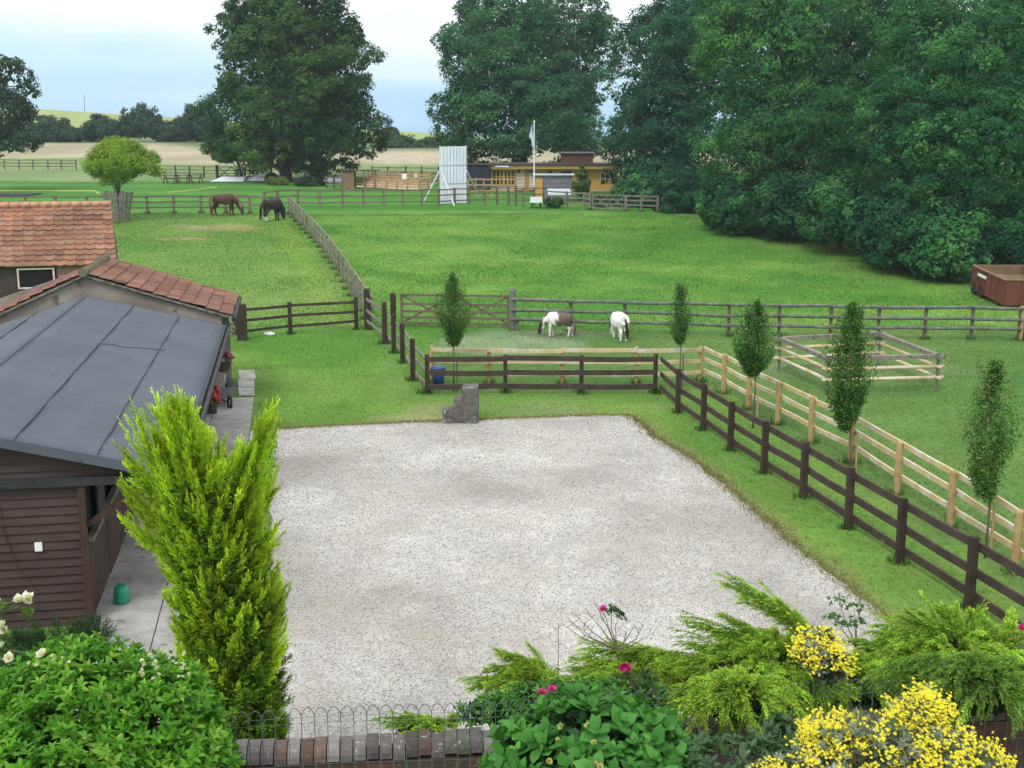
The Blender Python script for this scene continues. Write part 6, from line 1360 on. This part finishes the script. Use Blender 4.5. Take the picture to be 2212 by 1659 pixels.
# white roller covers
for (pa, pb, ta, tb_, YY, lab) in ((1178, 1234, 409, 421, 95, 'long white boxed pitch cover before the grey shed'), (1145, 1172, 427, 438, 90.5, 'white bin-like crate behind the narrow fence')):
    A1, A2 = PY(pa, tb_, YY), PY(pb, ta, YY); gg = float(gz(A1.x, YY)); o = thing('pitch_cover', lab, 'cover', (A1.x, YY, gg)); MB().box(((A1.x + A2.x) / 2, YY + .5, (A1.z + A2.z) / 2), (A2.x - A1.x, 1.0, A2.z - A1.z), 0, .94).build('cover', M['tarp'], o)
    for s_ in (.15, .85): MB().box((A1.x + (A2.x - A1.x) * s_, YY + .5, (A1.z + gg) / 2), (.12, .6, max(.05, A1.z - gg))).build('skid', M['picnic'], o)
for (pa, pb, py_, YY, hh_, lab) in ((458, 530, 388, 121, .8, 'long white ground sheet behind the left dark gate'), (532, 600, 388, 122, .95, 'white ground sheet between the small tree and the lime'), (640, 676, 388, 122, .8, 'white ground sheet between the two lime trunks'), (694, 740, 388, 121, .85, 'white ground sheet behind the boarded fence')):
    x0, x1_ = PY(pa, py_, YY).x, PY(pb, py_, YY).x; mb = MB(); n_ = 12; vs = []
    for i in range(n_ + 1):
        f = i / n_; x = x0 + (x1_ - x0) * f; h_ = hh_ * .6 * (min(1, f * 3) * .8 + .2) * (1 + .06 * math.sin(f * 9)); g_z = float(gz(x, YY)); vs += [(x, YY - .9, g_z + .02), (x, YY - .2, g_z + h_ * .8), (x, YY + .5, g_z + h_), (x, YY + 1.4, g_z + .02)]
    mb.add(vs, [(4 * i + j, 4 * i + 4 + j, 4 * i + 5 + j, 4 * i + 1 + j) for i in range(n_) for j in range(3)] + [(0, 1, 2, 3), (4 * n_ + 3, 4 * n_ + 2, 4 * n_ + 1, 4 * n_)])
    tag(mb.build('ground_sheet', M['tarp']), lab, 'cover', 'white pitch sheets below the limes')
# flagpole
f_ = gv(PY(1154, 409, 104).x, 104); tp_ = PY(1154, 263, 104); o = thing('flagpole', 'white flagpole with limp flag before the pavilion', 'flagpole', f_)
MB().tube([f_, tp_], [.07, .045], 8).build('pole', M['white'], o); MB().ball(tp_, .09, 8, 5).build('finial', M['white'], o)
zt2, zb2 = PY(1154, 266, 104).z, PY(1154, 318, 104).z; vs = []; n_ = 14
for i in range(n_ + 1):
    f = i / n_; z = zt2 + (zb2 - zt2) * f; wd_ = .12 + .22 * math.sin(math.pi * min(1, f * 1.25)) + .05 * math.sin(f * 17)
    for j in range(5): q = j / 4; vs.append((f_.x - .05 - wd_ * q, 104 + .09 * math.sin(q * 7 + f * 4), z - .12 * q * q))
fl_ = MB().add(vs, [(5 * i + j, 5 * i + 5 + j, 5 * i + 6 + j, 5 * i + 1 + j) for i in range(n_) for j in range(4)]).build('flag', M['flag'], o, smooth=True)
sm_ = fl_.modifiers.new('s', 'SOLIDIFY'); sm_.thickness = .01
# small spruce beside the shed
sp_ = gv(PY(1256, 424, 97).x, 97); o = thing('small_spruce', 'small feathery spruce between the shed and pavilion windows', 'tree', sp_)
crown(o, [E(1256, 400, 97, 21, 26, .9), E(1257, 378, 97, 13, 20, .6), E(1258, 362, 97, 7, 12, .35)], 60, 4200, .14, [(.035, .085, .02), (.06, .13, .03), (.10, .17, .04)], seed=95, lobe=(.22, .4)); MB().tube([sp_, PY(1256, 360, 97)], [.09, .02], 6).build('trunk', M['bark'], o)
e = [E(1290, 430, 92, 30, 12, 1), E(1195, 436, 91, 28, 9, .8)]; 
for e_, lab in zip(e, ('weeds below the pavilion plinth', 'bramble clump at the end of the narrow fence')):
    o = thing('weed_mound', lab, 'undergrowth', gv(e_[0][0], e_[0][1])); crown(o, [e_], 25, 2400, .14, [(.04, .085, .025), (.08, .13, .04)], name='leaves', lobe=(.3, .5), seed=int(e_[0][0] * 7) + 96)
# picnic tables
for i, (px, lab) in enumerate(((368, 'left picnic table of three behind the far fence'), (395, 'middle picnic table of three behind the far fence'), (422, 'right picnic table of three behind the far fence'))):
    p = gv(PY(px, 380, 119).x, 119); o = thing('picnic_table', lab, 'picnic table', p, 'picnic tables beyond the cricket field')
    MB().box(p + Vector((0, 0, .76)), (1.5, .75, .06)).build('tabletop', M['picnic'], o)
    for s_ in (-1, 1): MB().box(p + Vector((0, s_ * .7, .45)), (1.5, .26, .05)).build('bench', M['picnic'], o)
    for s_ in (-1, 1):
        for q_ in (-1, 1): MB().beam(p + Vector((s_ * .5, q_ * .7, 0)), p + Vector((s_ * .5, q_ * .2, .74)), .06, .1).build('leg', M['picnic'], o)
# yellow boundary rope and dark sheet
for (pts, lab) in (([(-60, 413), (40, 413), (120, 413.5), (205, 413.5), (214, 420)], 'yellow boundary rope at the far left of the cricket field'), ([(362, 417), (400, 414), (440, 409), (470, 406)], 'short yellow rope curving behind the fence')):
    w_ = [G(*q) + Vector((0, 0, .05)) for q in pts]; tag(MB().tube(w_, .035, 6).build('boundary_rope', M['rope']), lab, 'rope')
a, b_, c_, d_ = G(-30, 424), G(60, 424), G(92, 419), G(-30, 418); tag(MB().poly([q + Vector((0, 0, .03)) for q in (a, b_, c_, d_)], .06, (0, 0, 1)).build('pitch_mat', M['navy']), 'dark blue pitch mat lying flat at the far left', 'mat')
for i, (px, py, YY, lab) in enumerate(((873.5, 381, 117, 'small white notice on a post left of the enclosure back'), (973, 379, 121, 'x'), (925 - 25, 379, 121, 'small white notice on the far side of the enclosure'))):
    if lab == 'x': continue
    p = gv(PY(px, py, YY).x, YY); z = PY(px, py, YY).z; o = thing('notice_board', lab, 'sign', p); MB().box((p.x, p.y, (p.z + z) / 2), (.06, .06, z - p.z)).build('post', M['brown_rail'], o); MB().box((p.x, p.y - .05, z), (.42, .03, .5)).build('panel', M['white'], o)
hb_ = seg_posts([(795, 389), (830, 389), (870, 389), (905, 389), (942, 389)])
fence('dark hurdle fence along the rough grass behind the enclosure', [gv(p_.x, 128) for p_ in hb_], 1.1, [.5, .95], .12, (.05, .07), M['picnic'], M['picnic'], 'fences beyond the cricket field', side=1)

# ------------------------------------------------------------------ horses and ponies
HORSE_V = [('hip', -.50, 0, 1.12, .315), ('rump', -.74, 0, 1.12, .235), ('mid', -.10, 0, 1.05, .33), ('chest', .32, 0, 1.07, .32), ('wither', .48, 0, 1.15, .25), ('neck0', .68, 0, 1.0, .215), ('neck1', .85, 0, .77, .175), ('poll', .97, 0, .57, .14), ('cheek', 1.02, 0, .42, .13), ('nose', 1.05, 0, .24, .095), ('muzzle', 1.05, 0, .11, .082),
           ('hipL', -.62, .12, .98, .17), ('hipR', -.62, -.12, .98, .17), ('chL', .38, .12, .92, .13), ('chR', .38, -.12, .92, .13)]
HORSE_E = [('hip', 'rump'), ('hip', 'mid'), ('mid', 'chest'), ('chest', 'wither'), ('wither', 'neck0'), ('neck0', 'neck1'), ('neck1', 'poll'), ('poll', 'cheek'), ('cheek', 'nose'), ('nose', 'muzzle'), ('hip', 'hipL'), ('hip', 'hipR'), ('chest', 'chL'), ('chest', 'chR')]
def leg(pre, par, pts): return [(pre + str(i),) + p for i, p in enumerate(pts)], [(par, pre + '0')] + [(pre + str(i), pre + str(i + 1)) for i in range(len(pts) - 1)]
def horse(name, label, cat, pos, yaw, hgt, colf, mane_m, tail_m, group, fat=1.0, stride=(0, 0, 0, 0), legk=1.0, seed=0, tail_side=0.0):
    Vt, Ed = list(HORSE_V), list(HORSE_E)
    for s_, nm, st_ in ((1, 'L', stride[0]), (-1, 'R', stride[1])):
        v, e = leg('h' + nm, 'hip' + nm, [(-.54 + st_ * .4, s_ * .14, .76, .115), (-.74 + st_ * .7, s_ * .14, .50, .062), (-.71 + st_, s_ * .14, .30, .043), (-.69 + st_, s_ * .14, .12, .045), (-.65 + st_, s_ * .14, .035, .055)]); Vt += v; Ed += e
    for s_, nm, st_ in ((1, 'L', stride[2]), (-1, 'R', stride[3])):
        v, e = leg('f' + nm, 'ch' + nm, [(.38 + st_ * .3, s_ * .13, .70, .085), (.41 + st_ * .7, s_ * .13, .44, .056), (.40 + st_, s_ * .13, .26, .040), (.40 + st_, s_ * .13, .12, .043), (.44 + st_, s_ * .13, .035, .053)]); Vt += v; Ed += e
    Vt += [('earL', .96, .07, .66, .035), ('earR', .96, -.07, .66, .035), ('earL2', .95, .09, .74, .014), ('earR2', .95, -.09, .74, .014)]; Ed += [('poll', 'earL'), ('earL', 'earL2'), ('poll', 'earR'), ('earR', 'earR2')]
    idx = {v[0]: i for i, v in enumerate(Vt)}; me = bpy.data.meshes.new('h')
    bodyn = {'hip', 'rump', 'mid', 'chest', 'wither', 'hipL', 'hipR', 'chL', 'chR'}
    def fz(z): return z * legk if z < .7 else .7 * legk + (z - .7)
    me.from_pydata([(v[1], v[2], fz(v[3]) if v[0] not in ('poll', 'cheek', 'nose', 'muzzle', 'earL', 'earR', 'earL2', 'earR2', 'neck1') else max(.06, v[3] + (legk - 1) * .45 * (v[3] > .3))) for v in Vt], [(idx[a], idx[b]) for a, b in Ed], [])
    ob = bpy.data.objects.new('h', me); COL.objects.link(ob); sk = ob.modifiers.new('s', 'SKIN'); sk.use_smooth_shade = True; ss = ob.modifiers.new('d', 'SUBSURF'); ss.levels = 2; ss.render_levels = 2
    for i, v in enumerate(Vt):
        q = v[4] * (fat * 1.12 if v[0] in bodyn else 1.3 if v[0][:2] in ('hL', 'hR', 'fL', 'fR') else 1.12); me.skin_vertices[0].data[i].radius = (q, q * (1.12 if v[0] in ('mid', 'chest', 'hip') else 1.0)); me.skin_vertices[0].data[i].use_root = (i == 0)
    dg = bpy.context.evaluated_depsgraph_get(); dg.update(); ev = ob.evaluated_get(dg); m2 = bpy.data.meshes.new_from_object(ev, depsgraph=dg); bpy.data.objects.remove(ob)
    n = len(m2.vertices); co = np.empty(n * 3, np.float32); m2.vertices.foreach_get('co', co); co = co.reshape(-1, 3); C_ = np.array([colf(*c) for c in co], np.float32)
    sc = hgt / 1.40; ca, sa = math.cos(yaw), math.sin(yaw)
    def X_(p): return Vector((sc * (p[0] * ca - p[1] * sa), sc * (p[0] * sa + p[1] * ca), sc * p[2]))
    zmin = co[:, 2].min(); co2 = np.stack([sc * (co[:, 0] * ca - co[:, 1] * sa), sc * (co[:, 0] * sa + co[:, 1] * ca), sc * (co[:, 2] - zmin)], 1); m2.vertices.foreach_set('co', co2.astype(np.float32).ravel())
    a = m2.color_attributes.new('Col', 'FLOAT_COLOR', 'POINT'); a.data.foreach_set('color', np.hstack([C_, np.ones((n, 1), np.float32)]).ravel())
    m2.polygons.foreach_set('use_smooth', [True] * len(m2.polygons)); m2.update(); m2.name = 'body'; m2.materials.clear()
    o = thing(name, label, cat, pos, group); body = link_mesh('body', m2, M['coat'], o); P0 = Vector(pos)
    W = lambda x, y, z: P0 + X_((x, y, z))
    lk = (legk - 1) * .7
    r = random.Random(seed); mb = MB()
    for k in range(46):   # tail hair
        a0 = W(-.86, r.uniform(-.035, .035), 1.22 + lk); mb.tube([a0, W(-.99 + r.uniform(-.02, .02), r.uniform(-.05, .05) + tail_side * .3, 1.02 + lk), W(-.95 + r.uniform(-.05, .05), r.uniform(-.08, .08) + tail_side * .7, .6 + lk), W(-.90 + r.uniform(-.07, .07), r.uniform(-.06, .06) + tail_side, r.uniform(.10, .28))], [.02 * sc, .026 * sc, .022 * sc, .006 * sc], 5)
    mb.build('tail', tail_m, body); mb = MB()
    for k in range(70):
        f = r.random(); x = .50 + .46 * f; z = 1.36 - .66 * f ** 1.1 + lk * (1 - f * .4) ; a0 = W(x + .06, r.uniform(-.02, .02), z + .02); s_ = -1 if r.random() < .6 else 1; mb.tube([a0, W(x + .10, s_ * .13, z - .02), W(x + .08, s_ * .17, z - .22 - r.uniform(0, .1))], [.02 * sc, .022 * sc, .006 * sc], 5)
    mb.build('mane', mane_m, body); return o
def c_chest(x, y, z):
    if z < .30: return (.09, .05, .035)
    k = .8 + .35 * math.sin(x * 3 + 1) * .3; return (.085 * k, .04 * k, .028 * k) if z > .5 else (.09, .045, .03)
def c_bay(x, y, z):
    if z < .33 and x < 0 and z > .06: return (.60, .57, .52)
    return (.03, .022, .022)
def c_pie(x, y, z):
    if x > .90: return (.05, .04, .04)
    if z < .62: return (.72, .70, .67) if z > .05 else (.15, .13, .12)
    w = .06 * math.sin(z * 9) + .05 * math.sin(z * 23)
    if x > .02 + w and x < .86: return (.74, .72, .69) if not (.60 < x < .74 and z < .88) else (.05, .04, .045)
    return (.13, .085, .065)
def c_white(x, y, z):
    if x > .97: return (.55, .52, .5)
    return (.80, .79, .77) if z > .05 else (.2, .18, .16)
HG = 'horses and ponies grazing in the fields'
p = G(488, 466); horse('chestnut_horse', 'chestnut horse grazing side-on by the cricket fence', 'horse', p, R(4), HT(488, 466, 418), c_chest, M['mane_flax'], M['mane_brown'], HG, 1.0, (.05, -.12, .03, -.12), seed=1)
p = G(590, 477); horse('dark_horse', 'dark bay horse with white hind socks grazing beside the long fence', 'horse', p, R(62), HT(590, 477, 428), c_bay, M['mane_dark'], M['mane_dark'], HG, 1.0, (.1, -.1, .05, -.05), seed=2, tail_side=.25)
p = G(1205, 727); horse('piebald_pony', 'brown and white pony with dark head grazing by the mossy fence', 'pony', p, R(180 - 8), HT(1205, 727, 672) * .97, c_pie, M['mane_dark'], M['mane_brown'], HG, 1.14, (.08, -.12, .04, -.1), legk=.92, seed=3)
p = G(1337, 733); horse('white_pony', 'white pony seen from behind with a dark tail', 'pony', p, R(105), HT(1337, 733, 676) * 1.02, c_white, M['mane_dark'], M['mane_dark'], HG, 1.2, (.05, -.05, .02, -.04), legk=.92, seed=4, tail_side=-.12)

# ------------------------------------------------------------------ air
hz = MB().box((0, 345, 17), (1100, 860, 50)).build('haze', None)
m = bpy.data.materials.new('haze'); m.use_nodes = True; t = m.node_tree; t.nodes.clear()
ov = N(t, 'ShaderNodeOutputMaterial'); pvn = N(t, 'ShaderNodeVolumePrincipled'); pvn.inputs['Color'].default_value = (.80, .90, 1, 1); pvn.inputs['Density'].default_value = .0003; pvn.inputs['Anisotropy'].default_value = .1
t.links.new(pvn.outputs[0], ov.inputs['Volume']); hz.data.materials.append(m); tag(hz, 'thin pale summer haze over the fields', 'haze', kind='stuff')
